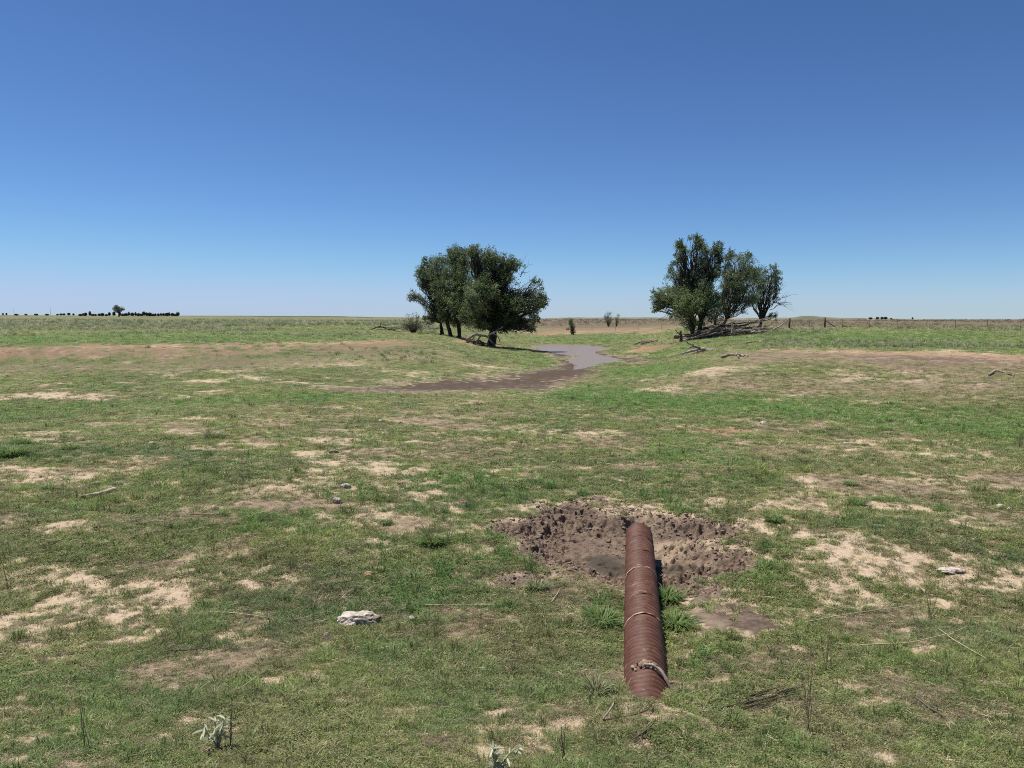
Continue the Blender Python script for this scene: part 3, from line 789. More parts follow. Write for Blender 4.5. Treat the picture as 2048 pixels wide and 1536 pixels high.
for k in range(4): protos.append(blade_set(22, .055, .055, .75, .0042, 100 + k))            # 0-3 short turf
for k in range(3): protos.append(leaf_set(26, .035, .06, .010, 200 + k))                   # 4-6 low broad-leaved weeds
for k in range(2): protos.append(straw_set(12, .14, .08, 300 + k))                         # 7-8 dead straw
for k in range(3): protos.append(blade_set(26, .14, .045, .65, .0052, 400 + k, .7))        # 9-11 taller bunches
pc = bpy.data.collections.new('grass_blades')
for k, (V, F, A) in enumerate(protos):
    me = fast_mesh('tuft_%02d' % k, V, F, M['blade'], False, {'bv': A})
    o = bpy.data.objects.new('tuft_%02d' % k, me); pc.objects.link(o)

def lut(f, x, y):
    r = np.clip(np.searchsorted(Yf, y), 0, len(Yf) - 1) + NB
    c = np.clip(np.searchsorted(ts, x / np.maximum(y, .5)), 0, len(ts) - 1)
    return f[r, c]
def pipe_dist(x, y):
    ex, ey = PB - PA; t = np.clip(((x - PA[0]) * ex + (y - PA[1]) * ey) / (ex * ex + ey * ey), 0, 1)
    return np.hypot(x - PA[0] - ex * t, y - PA[1] - ey * t)
def make_points(n, t0, t1, y0, y1):
    t = t0 + (t1 - t0) * rng.random(n); y = np.exp(math.log(y0) + (math.log(y1) - math.log(y0)) * rng.random(n))
    return t * y, y
def scatter(name, x, y, idx, sc, scz, tint):
    z = Hg(x, y)
    n = len(x)
    me = bpy.data.meshes.new(name); me.vertices.add(n); me.vertices.foreach_set('co', np.stack([x, y, z], -1).astype(np.float32).ravel())
    a = me.attributes.new('idx', 'INT', 'POINT'); a.data.foreach_set('value', idx.astype(np.int32))
    rot = np.stack([rng.normal(size=n) * .12, rng.normal(size=n) * .12, rng.random(n) * 6.283], -1)
    a = me.attributes.new('rot', 'FLOAT_VECTOR', 'POINT'); a.data.foreach_set('vector', rot.astype(np.float32).ravel())
    a = me.attributes.new('scl', 'FLOAT_VECTOR', 'POINT'); a.data.foreach_set('vector', np.stack([sc, sc, scz], -1).astype(np.float32).ravel())
    a = me.attributes.new('tint', 'FLOAT_VECTOR', 'POINT'); a.data.foreach_set('vector', tint.astype(np.float32).ravel())
    o = link(name, me)
    g = bpy.data.node_groups.new(name + '_nodes', 'GeometryNodeTree')
    g.interface.new_socket('Geometry', in_out='INPUT', socket_type='NodeSocketGeometry')
    g.interface.new_socket('Geometry', in_out='OUTPUT', socket_type='NodeSocketGeometry')
    gi = g.nodes.new('NodeGroupInput'); go = g.nodes.new('NodeGroupOutput')
    ip = g.nodes.new('GeometryNodeInstanceOnPoints'); ci = g.nodes.new('GeometryNodeCollectionInfo')
    ci.inputs[0].default_value = pc; ci.inputs['Separate Children'].default_value = True; ci.inputs['Reset Children'].default_value = True
    def na(nm, typ):
        q_ = g.nodes.new('GeometryNodeInputNamedAttribute'); q_.data_type = typ; q_.inputs[0].default_value = nm; return q_.outputs[0]
    L = g.links
    L.new(gi.outputs[0], ip.inputs['Points']); L.new(ci.outputs[0], ip.inputs['Instance'])
    ip.inputs['Pick Instance'].default_value = True
    L.new(na('idx', 'INT'), ip.inputs['Instance Index']); L.new(na('rot', 'FLOAT_VECTOR'), ip.inputs['Rotation']); L.new(na('scl', 'FLOAT_VECTOR'), ip.inputs['Scale'])
    L.new(ip.outputs[0], go.inputs[0])
    md = o.modifiers.new('tufts', 'NODES'); md.node_group = g
    return o

NG = 430000
x, y = make_points(NG, -.80, .80, 2.5, 135)
cv = lut(FLD['cover'], x, y); dr = lut(FLD['dry'], x, y); lu = lut(FLD['lush'], x, y); li = lut(FLD['litter'], x, y); mu = lut(FLD['mud'], x, y); rd = lut(FLD['red'], x, y)
patchn = fbm(x * 1.1, y * 1.1, 3, 91); weedn = fbm(x * .5 + 40, y * .5, 3, 92); tus = fbm(x * 6.5, y * 6.5, 2, 93)
r0 = rng.random(NG)
zz = Hg(x, y)
ok = (cv + .05 + (tus - .5) * 1.2 > .20 + .58 * r0) & (rng.random(NG) > rd * .80) & (rng.random(NG) > li * .42) & (zz > EYE + WATER + .03) & (PIPE_Z + np.sqrt(np.maximum(PIPE_R ** 2 - pipe_dist(x, y) ** 2, 0)) * (pipe_dist(x, y) < PIPE_R) - 9 * (pipe_dist(x, y) >= PIPE_R) < zz)
ok &= ~((mu > .35))
is_straw = (rng.random(NG) < (.10 + .5 * li + .10 * dr)) & (mu < .5) & (y < 40)
ok |= is_straw & (rng.random(NG) < .5) & ((pipe_dist(x, y) > PIPE_R) | (y < 4.6))
idx = np.where(rng.random(NG) < np.clip((weedn - .42) * 5, .12, .8) * (y < 26), 4 + rng.integers(0, 3, NG), rng.integers(0, 4, NG))
tall = (rng.random(NG) < .02 + .05 * lu * (y < 14) + .10 * (y > 46)) & ~is_straw
idx = np.where(tall, 9 + rng.integers(0, 3, NG), idx); idx = np.where(is_straw, 7 + rng.integers(0, 2, NG), idx)
sc = (.55 + .75 * rng.random(NG)) * np.clip(.55 + cv * .7, .6, 1.1) * np.clip((y / 9.0) ** .62, .55, 4.4) * (.82 + .06 * lu)
scz = sc * np.clip(1.2 - y / 45, .32, 1.0) * (.65 + .7 * patchn)
g1 = np.array([.165, .260, .070]); g2 = np.array([.265, .335, .100]); gl = np.array([.145, .285, .058]); gd = np.array([.40, .34, .185]); gs = np.array([.42, .33, .21]); gw = np.array([.215, .235, .080])
m1 = np.clip((patchn - .3) * 2.2, 0, 1)[:, None]
tint = g1 * (1 - m1) + g2 * m1
hueA = sstep(.50, .66, fbm(x * .55 + 70, y * .55, 3, 101))[:, None]; hueB = sstep(.50, .64, fbm(x * .8, y * .8 + 50, 3, 102))[:, None]; hueC = sstep(.54, .66, fbm(x * 1.6 + 20, y * 1.6, 3, 103))[:, None]
tint = tint * (1 - hueA * .6) + np.array([.125, .205, .085]) * hueA * .6
tint = tint * (1 - hueB * .45) + np.array([.35, .385, .11]) * hueB * .45
tint = tint * (1 - hueC * .38) + np.array([.24, .20, .105]) * hueC * .38
tint = tint * (1 - lu[:, None] * .85) + gl * lu[:, None] * .85
tint = np.where(((idx >= 4) & (idx <= 6))[:, None], gw + (tint - gw) * .35, tint)
dm = np.clip(dr * .75 + (rng.random(NG) < .07) * .8, 0, 1)[:, None]
tint = tint * (1 - dm) + gd * dm
sm = rng.random(NG)[:, None]
tint = np.where(is_straw[:, None], gs * (.35 + .9 * sm), tint)
pale = ((rng.random(NG) < .30) & (y > 46) & tall)[:, None]
tint = np.where(pale, np.array([.36, .34, .20]), tint)
tint = tint * (.46 + .95 * rng.random(NG))[:, None] * (1 + .14 * sstep(9, 18, y))[:, None] * np.array([1.0, 1.03, .95])
s_ = np.where(ok)[0]
o = scatter('grass', x[s_], y[s_], idx[s_], sc[s_], scz[s_], tint[s_])
struct(o, 'stuff', 'short patchy green and straw-coloured grass covering the banks')
print('grass instances', len(s_))

# sprigs breaking up the bare soil
n2 = 170000
x, y = make_points(n2, -.80, .80, 2.5, 34)
so = lut(F0['soil'], x, y); mu2 = lut(FLD['mud'], x, y)
cl = fbm(x * 4.2 + 31, y * 4.2, 3, 121)
ks = (so > .22) & (mu2 < .3) & (cl + (rng.random(n2) - .5) * .22 > .535) & ~((pipe_dist(x, y) < PIPE_R) & (y > 4.6)) & (Hg(x, y) > EYE + WATER + .03)
x, y = x[ks], y[ks]; n2 = len(x)
id2 = np.where(rng.random(n2) < .55, 4 + rng.integers(0, 3, n2), np.where(rng.random(n2) < .25, 7 + rng.integers(0, 2, n2), rng.integers(0, 4, n2)))
sc = (.35 + .5 * rng.random(n2)) * np.clip((y / 9.0) ** .6, .6, 2.4)
t2 = np.where(rng.random(n2)[:, None] < .6, np.array([.185, .225, .075]), np.array([.30, .28, .13])) * (.5 + .9 * rng.random(n2))[:, None]
t2 = np.where((id2 >= 7)[:, None], np.array([.40, .31, .20]) * (.3 + .8 * rng.random(n2))[:, None], t2)
struct(scatter('soil_sprigs', x, y, id2, sc, sc * .9, t2), 'stuff', 'sparse low weed sprigs and straw on the bare sandy soil')

# pale bunch grass on the flat above both banks
NP_ = 17000
x, y = make_points(NP_, -.78, .78, 44, 260)
keepm = ((x / y < -.10) | ((x / y > .33) & (y < 118))) & (fbm(x * .05, y * .03, 3, 95) > .47) & (lut(FLD['red'], x, y) < .2)
x, y = x[keepm], y[keepm]; n = len(x)
sc = (1.6 + 1.6 * rng.random(n)) * np.clip(y / 70, .8, 2.2)
tint = np.array([.43, .43, .28]) * (.6 + .6 * rng.random(n))[:, None]
tint[rng.random(n) < .38] = np.array([.15, .20, .075])
struct(scatter('bunch_grass', x, y, 9 + rng.integers(0, 3, n), sc, sc * .85, tint), 'stuff', 'pale bunch grass tufts on the flat prairie above the banks')

# low brush dotted over the brown range beyond the pond and fence
x, y = make_points(5200, -.08, .75, 112, 420)
kb = ((y > 146) | (x / y > .34)) & (fbm(x * .03, y * .02, 3, 97) > .40) & (lut(FLD['red'], x, y) < .5)
x, y = x[kb], y[kb]; n = len(x)
sc = (4 + 7 * rng.random(n)) * np.clip(y / 180, .7, 1.8)
tint = np.array([.115, .115, .062]) * (.6 + .8 * rng.random(n))[:, None]
tint[rng.random(n) < .25] = np.array([.34, .30, .20])
struct(scatter('range_brush', x, y, 4 + rng.integers(0, 3, n), sc, sc * 1.1, tint), 'stuff', 'low dull brush dotted over the brown range beyond the pond')

# ------------------------------------------------------------------ trampled mud pit
import bmesh
bm_ = bmesh.new(); bmesh.ops.create_icosphere(bm_, subdivisions=1, radius=1); IV = np.array([v.co[:] for v in bm_.verts]); IT = np.array([[v.index for v in f.verts] for f in bm_.faces]); bm_.free()
bm_ = bmesh.new(); bmesh.ops.create_icosphere(bm_, subdivisions=4, radius=1); IV3 = np.array([v.co[:] for v in bm_.verts]); IT3 = np.array([[v.index for v in f.verts] for f in bm_.faces]); bm_.free()
def pit_q(x, y):
    return np.hypot((x - PIT[0]) / PIT[2], (y - PIT[1]) / PIT[3]) + (fbm(x * 1.3, y * 1.3, 4, 8) - .5) * 1.1
hx = np.arange(PIT[0] - 2.35, PIT[0] + 2.35, .0135); hy = np.arange(PIT[1] - 2.5, PIT[1] + 2.6, .0155)
MX, MY = np.meshgrid(hx, hy)
mq = pit_q(MX, MY)
churn = np.zeros_like(MX)
hr = np.random.default_rng(31)
for k in range(620):                                # hoof prints with pushed-up rims
    a_ = hr.random() * 6.283; q_ = math.sqrt(hr.random()) * 1.1
    cx, cy = PIT[0] + math.cos(a_) * q_ * PIT[2], PIT[1] + math.sin(a_) * q_ * PIT[3]
    rx_ = .035 + .04 * hr.random(); an = hr.random() * 3.14; dpt = .018 + .045 * hr.random() ** 1.5
    i0, i1 = np.searchsorted(hx, [cx - .22, cx + .22]); j0, j1 = np.searchsorted(hy, [cy - .22, cy + .22])
    if i1 - i0 < 3 or j1 - j0 < 3: continue
    dx = MX[j0:j1, i0:i1] - cx; dy = MY[j0:j1, i0:i1] - cy
    u_ = (dx * math.cos(an) + dy * math.sin(an)) / rx_; v_ = (-dx * math.sin(an) + dy * math.cos(an)) / (rx_ * 1.4)
    d2 = np.hypot(u_, v_) + (fbm(MX[j0:j1, i0:i1] * 18, MY[j0:j1, i0:i1] * 18, 2, k) - .5) * .7
    churn[j0:j1, i0:i1] += -dpt * (1 - sstep(.4, 1.0, d2)) + dpt * .55 * np.exp(-((d2 - 1.25) / .3) ** 2)
churn = np.clip(churn * 1.3, -.13, .11)
churn += (fbm(MX * 6, MY * 6, 3, 22) - .5) * .09 + (fbm(MX * 19, MY * 19, 3, 23, .65) - .5) * .065
ridge = 1 - np.abs(fbm(MX * 9, MY * 9, 3, 24) - .5) * 2
churn += (ridge - .75) * .05
rough_ = .22 + .78 * sstep(.28, .62, mq + (fbm(MX * 2.1, MY * 2.1, 2, 25) - .5) * .6)
edge = 1 - sstep(.86, 1.16, mq)
sparse_e = fbm(MX * 3.3, MY * 3.3, 3, 26)
MZ = H(MX, MY, False) - .05 + edge * (.052 + churn * rough_ * (1 - .5 * sstep(.75, 1.05, mq)))
wetm = np.clip((1 - sstep(.5, 1.0, np.hypot((MX - 1.20) / .34, (MY - 8.85) / .62) + (fbm(MX * 3, MY * 3, 3, 27) - .5) * .7)) + .8 * (1 - sstep(.5, 1.0, np.hypot((MX - 1.80) / .34, (MY - 8.72) / .26) + (fbm(MX * 3, MY * 3, 3, 28) - .5) * .7)), 0, 1)
tanm = sstep(.46, .62, fbm(MX * .9 + 3, MY * .9, 3, 29)) * sstep(-.2, .5, MX - PIT[0]) + .35 * sstep(.8, 1.1, mq)
low = np.clip(-churn / .05, 0, 1) * rough_
keepv = mq < 1.3
nY_, nX_ = MX.shape
i = np.arange(nY_ - 1)[:, None] * nX_; j = np.arange(nX_ - 1)[None]
Q = np.stack([i + j, i + j + 1, i + nX_ + j + 1, i + nX_ + j], -1).reshape(-1, 4)
Q = Q[keepv.ravel()[Q].all(1)]
used = np.unique(Q); remap = np.full(nX_ * nY_, -1); remap[used] = np.arange(len(used))
def pit_material():
    m, t, b = mat('churned_mud')
    pos = N(t, 'ShaderNodeNewGeometry').outputs['Position']
    nf = noise(t, 45, 5, .7, pos); nm = noise(t, 7, 5, .65, pos)
    c_ = cmix(t, mrange(t, nm, .3, .7), (.095, .067, .048), (.19, .138, .10))
    c_ = cmix(t, mrange(t, nf, .45, .7), c_, (.27, .20, .148))
    c_ = cmix(t, attr(t, 'tan').outputs['Fac'], c_, cmix(t, nf, (.24, .175, .115), (.42, .325, .225)))
    c_ = cmix(t, attr(t, 'wet').outputs['Fac'], c_, cmix(t, nm, (.062, .050, .036), (.095, .078, .058)))
    t.links.new(c_, b.inputs['Base Color']); b.inputs['Roughness'].default_value = .9; b.inputs['Specular IOR Level'].default_value = .15
    t.links.new(bump(t, nf, .6, .02), b.inputs['Normal'])
    return m
pm = fast_mesh('mud_pit', np.stack([MX.ravel(), MY.ravel(), MZ.ravel()], -1)[used], [remap[Q]], pit_material(), True, {'wet': wetm.ravel()[used], 'tan': np.clip(tanm, 0, 1).ravel()[used]})
struct(link('mud_pit', pm))
def pitz(X, Yv):
    i_ = min(max(int((Yv - hy[0]) / .0155), 0), nY_ - 1); j_ = min(max(int((X - hx[0]) / .0135), 0), nX_ - 1)
    return MZ[i_, j_], mq[i_, j_], wetm[i_, j_]
mb = MB(); cnt = 0
while cnt < 5200:
    a = random.random() * 6.283; q_ = math.sqrt(random.random()) * 1.25
    X = PIT[0] + math.cos(a) * q_ * PIT[2]; Yv = PIT[1] + math.sin(a) * q_ * PIT[3]
    z_, qq, ww = pitz(X, Yv)
    if qq > 1.12 or ww > .3 or (qq < .5 and random.random() < .8): cnt += .05; continue
    if abs(X - (PA[0] + .152 * (Yv - PA[1]))) < PIPE_R + .03 and Yv < 9.3: cnt += .05; continue
    s0 = .005 + .022 * random.random() ** 3.5
    V = IV * (1 + rng.normal(size=(len(IV), 1)) * .3) * s0 * np.array([1 + random.random() * .6, 1, .55 + .4 * random.random()])
    ca, sa = math.cos(a * 7), math.sin(a * 7)
    V = V @ np.array([[ca, -sa, 0], [sa, ca, 0], [0, 0, 1]])
    mb.add(V + np.array([X, Yv, max(z_, gz(X, Yv)) + s0 * .2]), None, IT); cnt += 1
struct(link('mud_clods', mb.mesh('mud_clods', M['clod'], False)), 'stuff', 'crumbled brown mud clods in the trampled pit round the pipe mouth')

# ------------------------------------------------------------------ gravel
x, y = make_points(9000, -.78, .78, 2.6, 22)
so = lut(F0['soil'], x, y); kg = (so > .3) & (rng.random(9000) < .55) & (lut(FLD['mud'], x, y) < .3) & ~((pipe_dist(x, y) < PIPE_R) & (y > 4.6))
x, y = x[kg], y[kg]; zg = Hg(x, y); mb = MB()
for X, Yv, z_ in zip(x, y, zg):
    s0 = (.004 + .010 * random.random() ** 3) * max(1, Yv / 9)
    mb.add(IV * (1 + rng.normal(size=(len(IV), 1)) * .22) * s0 * np.array([1.3, 1, .7]) + np.array([X, Yv, z_ + s0 * .25]), None, IT)
struct(link('gravel', mb.mesh('gravel', M['drymud'], False)), 'stuff', 'fine gravel and soil crumbs on the bare patches')

# ------------------------------------------------------------------ trees
def tree(name, label, base_px, Y, lobes, trunk_r, stems=1, leaf=M['leaf'], lean=0.0, dens=1.0, group=None, leafsize=.165, bare=None, depth=1.0, seed=0, wind=(.35, 0, -.12)):
    """lobes: (px, py, rx, ry, density) in photo px; turned into metres at distance Y"""
    r = np.random.default_rng(500 + seed)
    b = at(base_px[0], base_px[1], Y); b.z = gz(b.x, b.y) - .05
    root = empty(name, b, label, 'tree', group)
    k = Y / FPX
    trunk = MB(); crown_V, crown_A = [], []
    def loc(px, py, dy=0):
        p = at(px, py, Y); return np.array([p.x - b.x, dy, p.z - b.z])
    L3 = []
    for lb in lobes:
        px, py, rx, ry = lb[:4]; dn = lb[4] if len(lb) > 4 else 1.0
        rz = ry * k; rxm = rx * k; rd = (rxm * .9 + .35) * depth
        dy = r.normal() * 1.1 * depth
        L3.append((loc(px, py, dy), np.array([rxm, rd, rz]), dn))
    allc = np.array([l[0] for l in L3]); top = allc[:, 2].max()
    cen0 = allc.mean(0); spikes = []
    for c, rad3, dn in L3:                          # ragged sprays standing out of the crown's outline
        for q_ in range(2):
            dv = (c - cen0) / (np.linalg.norm(c - cen0) + .3) + r.normal(size=3) * .6 + np.array([0, 0, .12]); dv /= np.linalg.norm(dv)
            sr = .22 + .22 * r.random()
            spikes.append((c + dv * rad3 * (.88 + .2 * r.random()), np.array([sr * .8, sr * .8, sr * 1.3]), .35))
    L3 = L3 + [p_ for p_ in spikes if p_[0][2] > top * .2]
    fork = np.array([lean, 0, top * .17])
    # trunk and stems
    st = []; limbs = []
    for s in range(stems):
        a = s / max(stems, 1) * 6.283 + .4; off = np.array([math.cos(a), math.sin(a), 0]) * (trunk_r * 1.3 if stems > 1 else 0)
        f = fork + np.array([math.cos(a) * .7, math.sin(a) * .7, r.random() * .5]) * (1 if stems > 1 else .0)
        pts = wiggle(off, f, 7, .10); rad = np.linspace(trunk_r * (1 if stems == 1 else .75), trunk_r * .72, 7); rad[0] *= 1.35
        trunk.tube(pts, rad, 9, True, .18); st.append(f)
    for c, rad3, dn in L3:
        f = min(st, key=lambda q_: np.linalg.norm(q_[:2] - c[:2] * .3))
        d = np.linalg.norm(c - f); tip = c + np.array([0, 0, rad3[2] * .3])
        n = max(6, int(d / .5)); pts = wiggle(f, tip, n, .13, .06 if c[2] > f[2] else .14)
        lm = MB(); r0 = max(.03, trunk_r * .42 * min(1, d / top + .2)); limb_r = np.linspace(r0, .02, n)
        lm.tube(pts, limb_r, 6, False, .12)
        # twigs and leaf sprays
        vol = rad3.prod() ** (1 / 3)
        ns = max(6 if dn < .4 else 12, int(82 * vol ** 1.9 * dn * dens))
        u = r.normal(size=(ns, 3)); u /= np.linalg.norm(u, axis=1)[:, None]
        rr_ = r.random(ns) ** .42 * np.where(r.random(ns) < .10, 1.28, 1.0)
        P_ = c + u * rr_[:, None] * rad3 * 1.05
        P_ += (r.random((ns, 3)) - .5) * .25
        hole = fbm(P_[:, 0] * 1.0 + P_[:, 1] * .35 + seed * 7, P_[:, 2] * 1.0 - P_[:, 1] * .25, 3, 77 + seed)
        kp = hole > .43 + .10 * r.random(ns) - .05 * (dn >= 1)
        if kp.sum() > 6: P_, rr_ = P_[kp], rr_[kp]
        ns = len(P_)
        P_[:, 2] = np.maximum(P_[:, 2], .5)
        for p in P_[:min(ns, 46)]:
            kq = int((.35 + .6 * r.random()) * (n - 1)); lm.tube(wiggle(pts[kq], p, 5, .14, .04), np.linspace(max(limb_r[kq] * .45, .016), .008, 5), 3, False)
        limbs.append(lm)
        nl = 30; lob = r.normal() * .12
        for p, q_ in zip(P_, rr_):
            m = int(nl * (.5 + .9 * r.random()))
            dirv = (p - c) / (rad3 + .05) * .5 + np.array(wind) + r.normal(size=3) * .35 + np.array([0, 0, .1])
            dirv /= np.linalg.norm(dirv) + 1e-6
            t = r.random(m)[:, None]
            sp_ = min(1.0, .45 + .45 * vol)
            cen = p + dirv * (t - .3) * .7 * sp_ + r.normal(size=(m, 3)) * (.10 + .08 * (1 - t)) * sp_
            ld = dirv + r.normal(size=(m, 3)) * .65; ld[:, 2] -= .15; ld /= np.linalg.norm(ld, axis=1)[:, None]
            sd_ = np.cross(ld, r.normal(size=(m, 3))); sd_ /= np.linalg.norm(sd_, axis=1)[:, None] + 1e-6
            ls = leafsize * (.6 + .7 * r.random((m, 1)))
            quad = np.stack([cen - ld * ls * .5, cen - sd_ * ls * .21, cen + ld * ls * .5, cen + sd_ * ls * .21], 1)
            crown_V.append(quad.reshape(-1, 3)); crown_A.append(np.repeat(np.clip(.42 + lob + r.normal() * .30 + r.normal(size=m) * .2, 0, 1), 4))
    if bare:
        for (x0, y0, x1, y1) in bare:
            lm = MB(); limbs.append(lm)
            p0, p1 = loc(x0, y0, .3), loc(x1, y1, r.normal() * .8)
            pts = wiggle(p0, p1, 7, .12); lm.tube(pts, np.linspace(.045, .012, 7), 4, False)
            for q_ in range(7):
                kq = r.integers(1, 6); lm.tube(wiggle(pts[kq], pts[kq] + (p1 - p0) * .45 + r.normal(size=3) * .55, 5, .15), np.linspace(.022, .008, 5), 3, False)
    tk = link('trunk', trunk.mesh('trunk', M['bark'], True), root)
    for lm in limbs: link('limb', lm.mesh('limb', M['bark'], True), tk)
    CV = np.concatenate(crown_V); CA = np.concatenate(crown_A)
    link('crown', fast_mesh('crown', CV, [np.arange(len(CV)).reshape(-1, 4)], leaf, False, {'lv': CA}), root)
    print(name, 'leaves', len(CV) // 4)
    return root

tree('elm_tree', 'big dark spreading elm at the left edge of the pond, biggest of the left clump', (982, 686), 75,
     [(949, 506, 15, 10), (962, 516, 18, 15), (984, 519, 18, 15), (1014, 530, 22, 15), (982, 540, 38, 22), (1022, 548, 22, 18), (966, 566, 30, 24), (1014, 572, 32, 22), (1064, 580, 23, 18), (1079, 599, 13, 16), (987, 598, 38, 23), (1037, 604, 28, 20), (957, 620, 30, 20), (1006, 626, 30, 18), (1061, 634, 13, 16, .8), (1058, 655, 11, 8), (983, 645, 22, 12), (1078, 612, 8, 10), (1030, 630, 20, 14, .6), (960, 640, 20, 12, .8), (1000, 646, 22, 9, .8), (940, 634, 16, 10, .7), (975, 580, 36, 28), (1002, 558, 32, 26), (1012, 602, 34, 22), (958, 600, 26, 24), (1004, 655, 24, 8), (958, 652, 20, 8), (1040, 650, 14, 8), (1022, 642, 24, 10)],
       .46, 1, M['leaf'], .1, 1.0, None, bare=[(1030, 540, 1046, 522), (1040, 552, 1058, 545), (1040, 640, 1060, 606)], seed=1)
tree('elm_tree', 'tall elm with twin dark trunks in the middle of the left clump', (910, 667), 86,
     [(915, 507, 22, 12), (905, 519, 18, 14), (930, 525, 14, 12), (924, 544, 30, 20), (903, 558, 31, 21), (929, 572, 30, 21), (889, 580, 24, 20), (920, 600, 32, 20), (936, 620, 23, 14), (899, 612, 22, 14), (915, 632, 20, 9, .8), (890, 630, 14, 8, .7), (906, 588, 28, 22), (934, 584, 22, 22), (903, 643, 22, 8), (930, 642, 18, 8)],
     .30, 2, M['leaf'], -.2, .9, None, seed=2)
tree('elm_tree', 'grey-green elm on a single trunk, leftmost of the left clump', (884, 662), 92,
     [(859, 527, 16, 12), (878, 530, 18, 14), (845, 548, 14, 13), (864, 558, 21, 19), (850, 572, 14, 11), (831, 591, 11, 8), (850, 594, 19, 14), (878, 594, 26, 21), (868, 617, 18, 14), (889, 618, 24, 14), (864, 630, 13, 7, .7), (880, 562, 20, 20), (868, 580, 22, 16), (880, 638, 20, 8), (858, 640, 12, 7)],
     .24, 1, M['leaf_grey'], -.1, .95, None, seed=3)
tree('elm_tree', 'ragged many-topped elm above the log pile, biggest of the right clump', (1392, 668), 79,
     [(1357, 493, 11, 7), (1364, 506, 11, 12), (1364, 522, 14, 11), (1385, 483, 8, 8), (1392, 494, 8, 11), (1403, 496, 9, 12), (1404, 516, 12, 17), (1361, 532, 18, 10), (1431, 498, 11, 10), (1436, 514, 6, 11), (1437, 532, 6, 10), (1361, 552, 24, 18), (1388, 557, 30, 20), (1420, 551, 18, 14), (1322, 587, 11, 8, .7), (1318, 610, 10, 10), (1349, 590, 29, 23), (1392, 590, 38, 28), (1362, 624, 26, 18), (1408, 624, 30, 20), (1378, 644, 24, 11), (1330, 601, 16, 12), (1384, 573, 38, 28), (1400, 542, 24, 20), (1370, 604, 34, 24), (1420, 600, 22, 24)],
     .27, 4, M['leaf'], 0, .95, None, bare=[(1412, 570, 1432, 535), (1340, 620, 1328, 634)], seed=4)
tree('elm_tree', 'thin elm with a long bare limb leaning right, middle of the right clump', (1436, 660), 86,
     [(1470, 511, 14, 10), (1482, 524, 18, 14), (1461, 541, 16, 14), (1484, 548, 23, 19), (1455, 564, 18, 16, .8), (1474, 580, 22, 15, .8), (1459, 604, 22, 22, .5), (1490, 608, 18, 18, .7), (1500, 570, 12, 14, .7), (1470, 560, 24, 22, .8), (1480, 592, 24, 20, .7)],
     .2, 2, M['leaf_grey'], .3, .8, None, bare=[(1445, 608, 1477, 570)], seed=5)
tree('elm_tree', 'open branching elm with bare twigs, rightmost of the right clump', (1521, 652), 98,
     [(1510, 545, 18, 14), (1541, 542, 16, 9), (1554, 555, 11, 11), (1517, 565, 20, 14, .8), (1550, 573, 11, 12, .7), (1534, 588, 18, 14, .35), (1504, 596, 15, 16, .7), (1540, 630, 8, 6, .5), (1552, 594, 8, 8, .3), (1526, 555, 20, 14, .8)],
     .2, 1, M['leaf_grey'], 0, .8, None, bare=[(1545, 610, 1575, 590), (1540, 620, 1570, 606), (1548, 604, 1574, 612), (1550, 585, 1568, 578), (1530, 610, 1538, 560), (1515, 615, 1508, 570)], seed=6)

def shrub(name, label, px, py, Y, lobes, group=None, leaf=M['shrub_leaf'], dens=1.0, seed=0, size=.09, cat='shrub'):
    r = np.random.default_rng(900 + seed); b = at(px, py, Y); b.z = gz(b.x, b.y) - .03
    root = empty(name, b, label, cat, group); st = MB(); CV, CA = [], []
    k = Y / FPX
    for (lx, ly, rx, ry) in lobes:
        p = at(lx, ly, Y); c = np.array([p.x - b.x, r.normal() * .2, p.z - b.z]); R3 = np.array([rx * k, rx * k * .9, ry * k])
        n = max(8, int(60 * R3.prod() ** (2 / 3) * dens) + 6)
        u = r.normal(size=(n, 3)); u /= np.linalg.norm(u, axis=1)[:, None]; P_ = c + u * R3 * (r.random(n) ** .4)[:, None]
        P_[:, 2] = np.maximum(P_[:, 2], .08)
        for p_ in P_[:26]:
            st.tube(wiggle((r.normal() * .06, r.normal() * .06, 0), p_, 6, .12, .05), np.linspace(.022, .007, 6), 3, False)
        for p_ in P_:
            m = 16; cen = p_ + r.normal(size=(m, 3)) * .13
            ld = r.normal(size=(m, 3)) + np.array([.3, 0, .2]); ld /= np.linalg.norm(ld, axis=1)[:, None]; sd_ = np.cross(ld, r.normal(size=(m, 3))); sd_ /= np.linalg.norm(sd_, axis=1)[:, None]
            ls = size * (.6 + .8 * r.random((m, 1)))
            CV.append(np.stack([cen - ld * ls * .5, cen - sd_ * ls * .25, cen + ld * ls * .5, cen + sd_ * ls * .25], 1).reshape(-1, 3)); CA.append(np.repeat(np.clip(.5 + r.normal() * .25 + r.normal(size=m) * .15, 0, 1), 4))
    link('stem', st.mesh('stem', M['darkwood'], True), root)
    CV = np.concatenate(CV); link('foliage', fast_mesh('foliage', CV, [np.arange(len(CV)).reshape(-1, 4)], leaf, False, {'lv': np.concatenate(CA)}), root)
    return root
shrub('shrub', 'round olive shrub left of the left tree clump', 826, 661, 93, [(826, 641, 20, 15), (815, 648, 12, 10), (838, 650, 14, 9), (826, 654, 22, 7)], seed=1)
shrub('shrub', 'narrow upright shrub on the orange bank beyond the pond', 1145, 668, 132, [(1143, 645, 6, 9), (1146, 654, 5, 8), (1146, 663, 7, 5), (1140, 642, 4, 6)], seed=2, leaf=M['leaf'], size=.13, dens=1.2)
shrub('sapling', 'pale sapling on the brown rise behind the far fence', 1217, 652, 165, [(1216, 628, 7, 6), (1218, 636, 9, 6), (1211, 636, 5, 5), (1220, 643, 8, 4)], seed=3, dens=.28, size=.14, cat='tree')
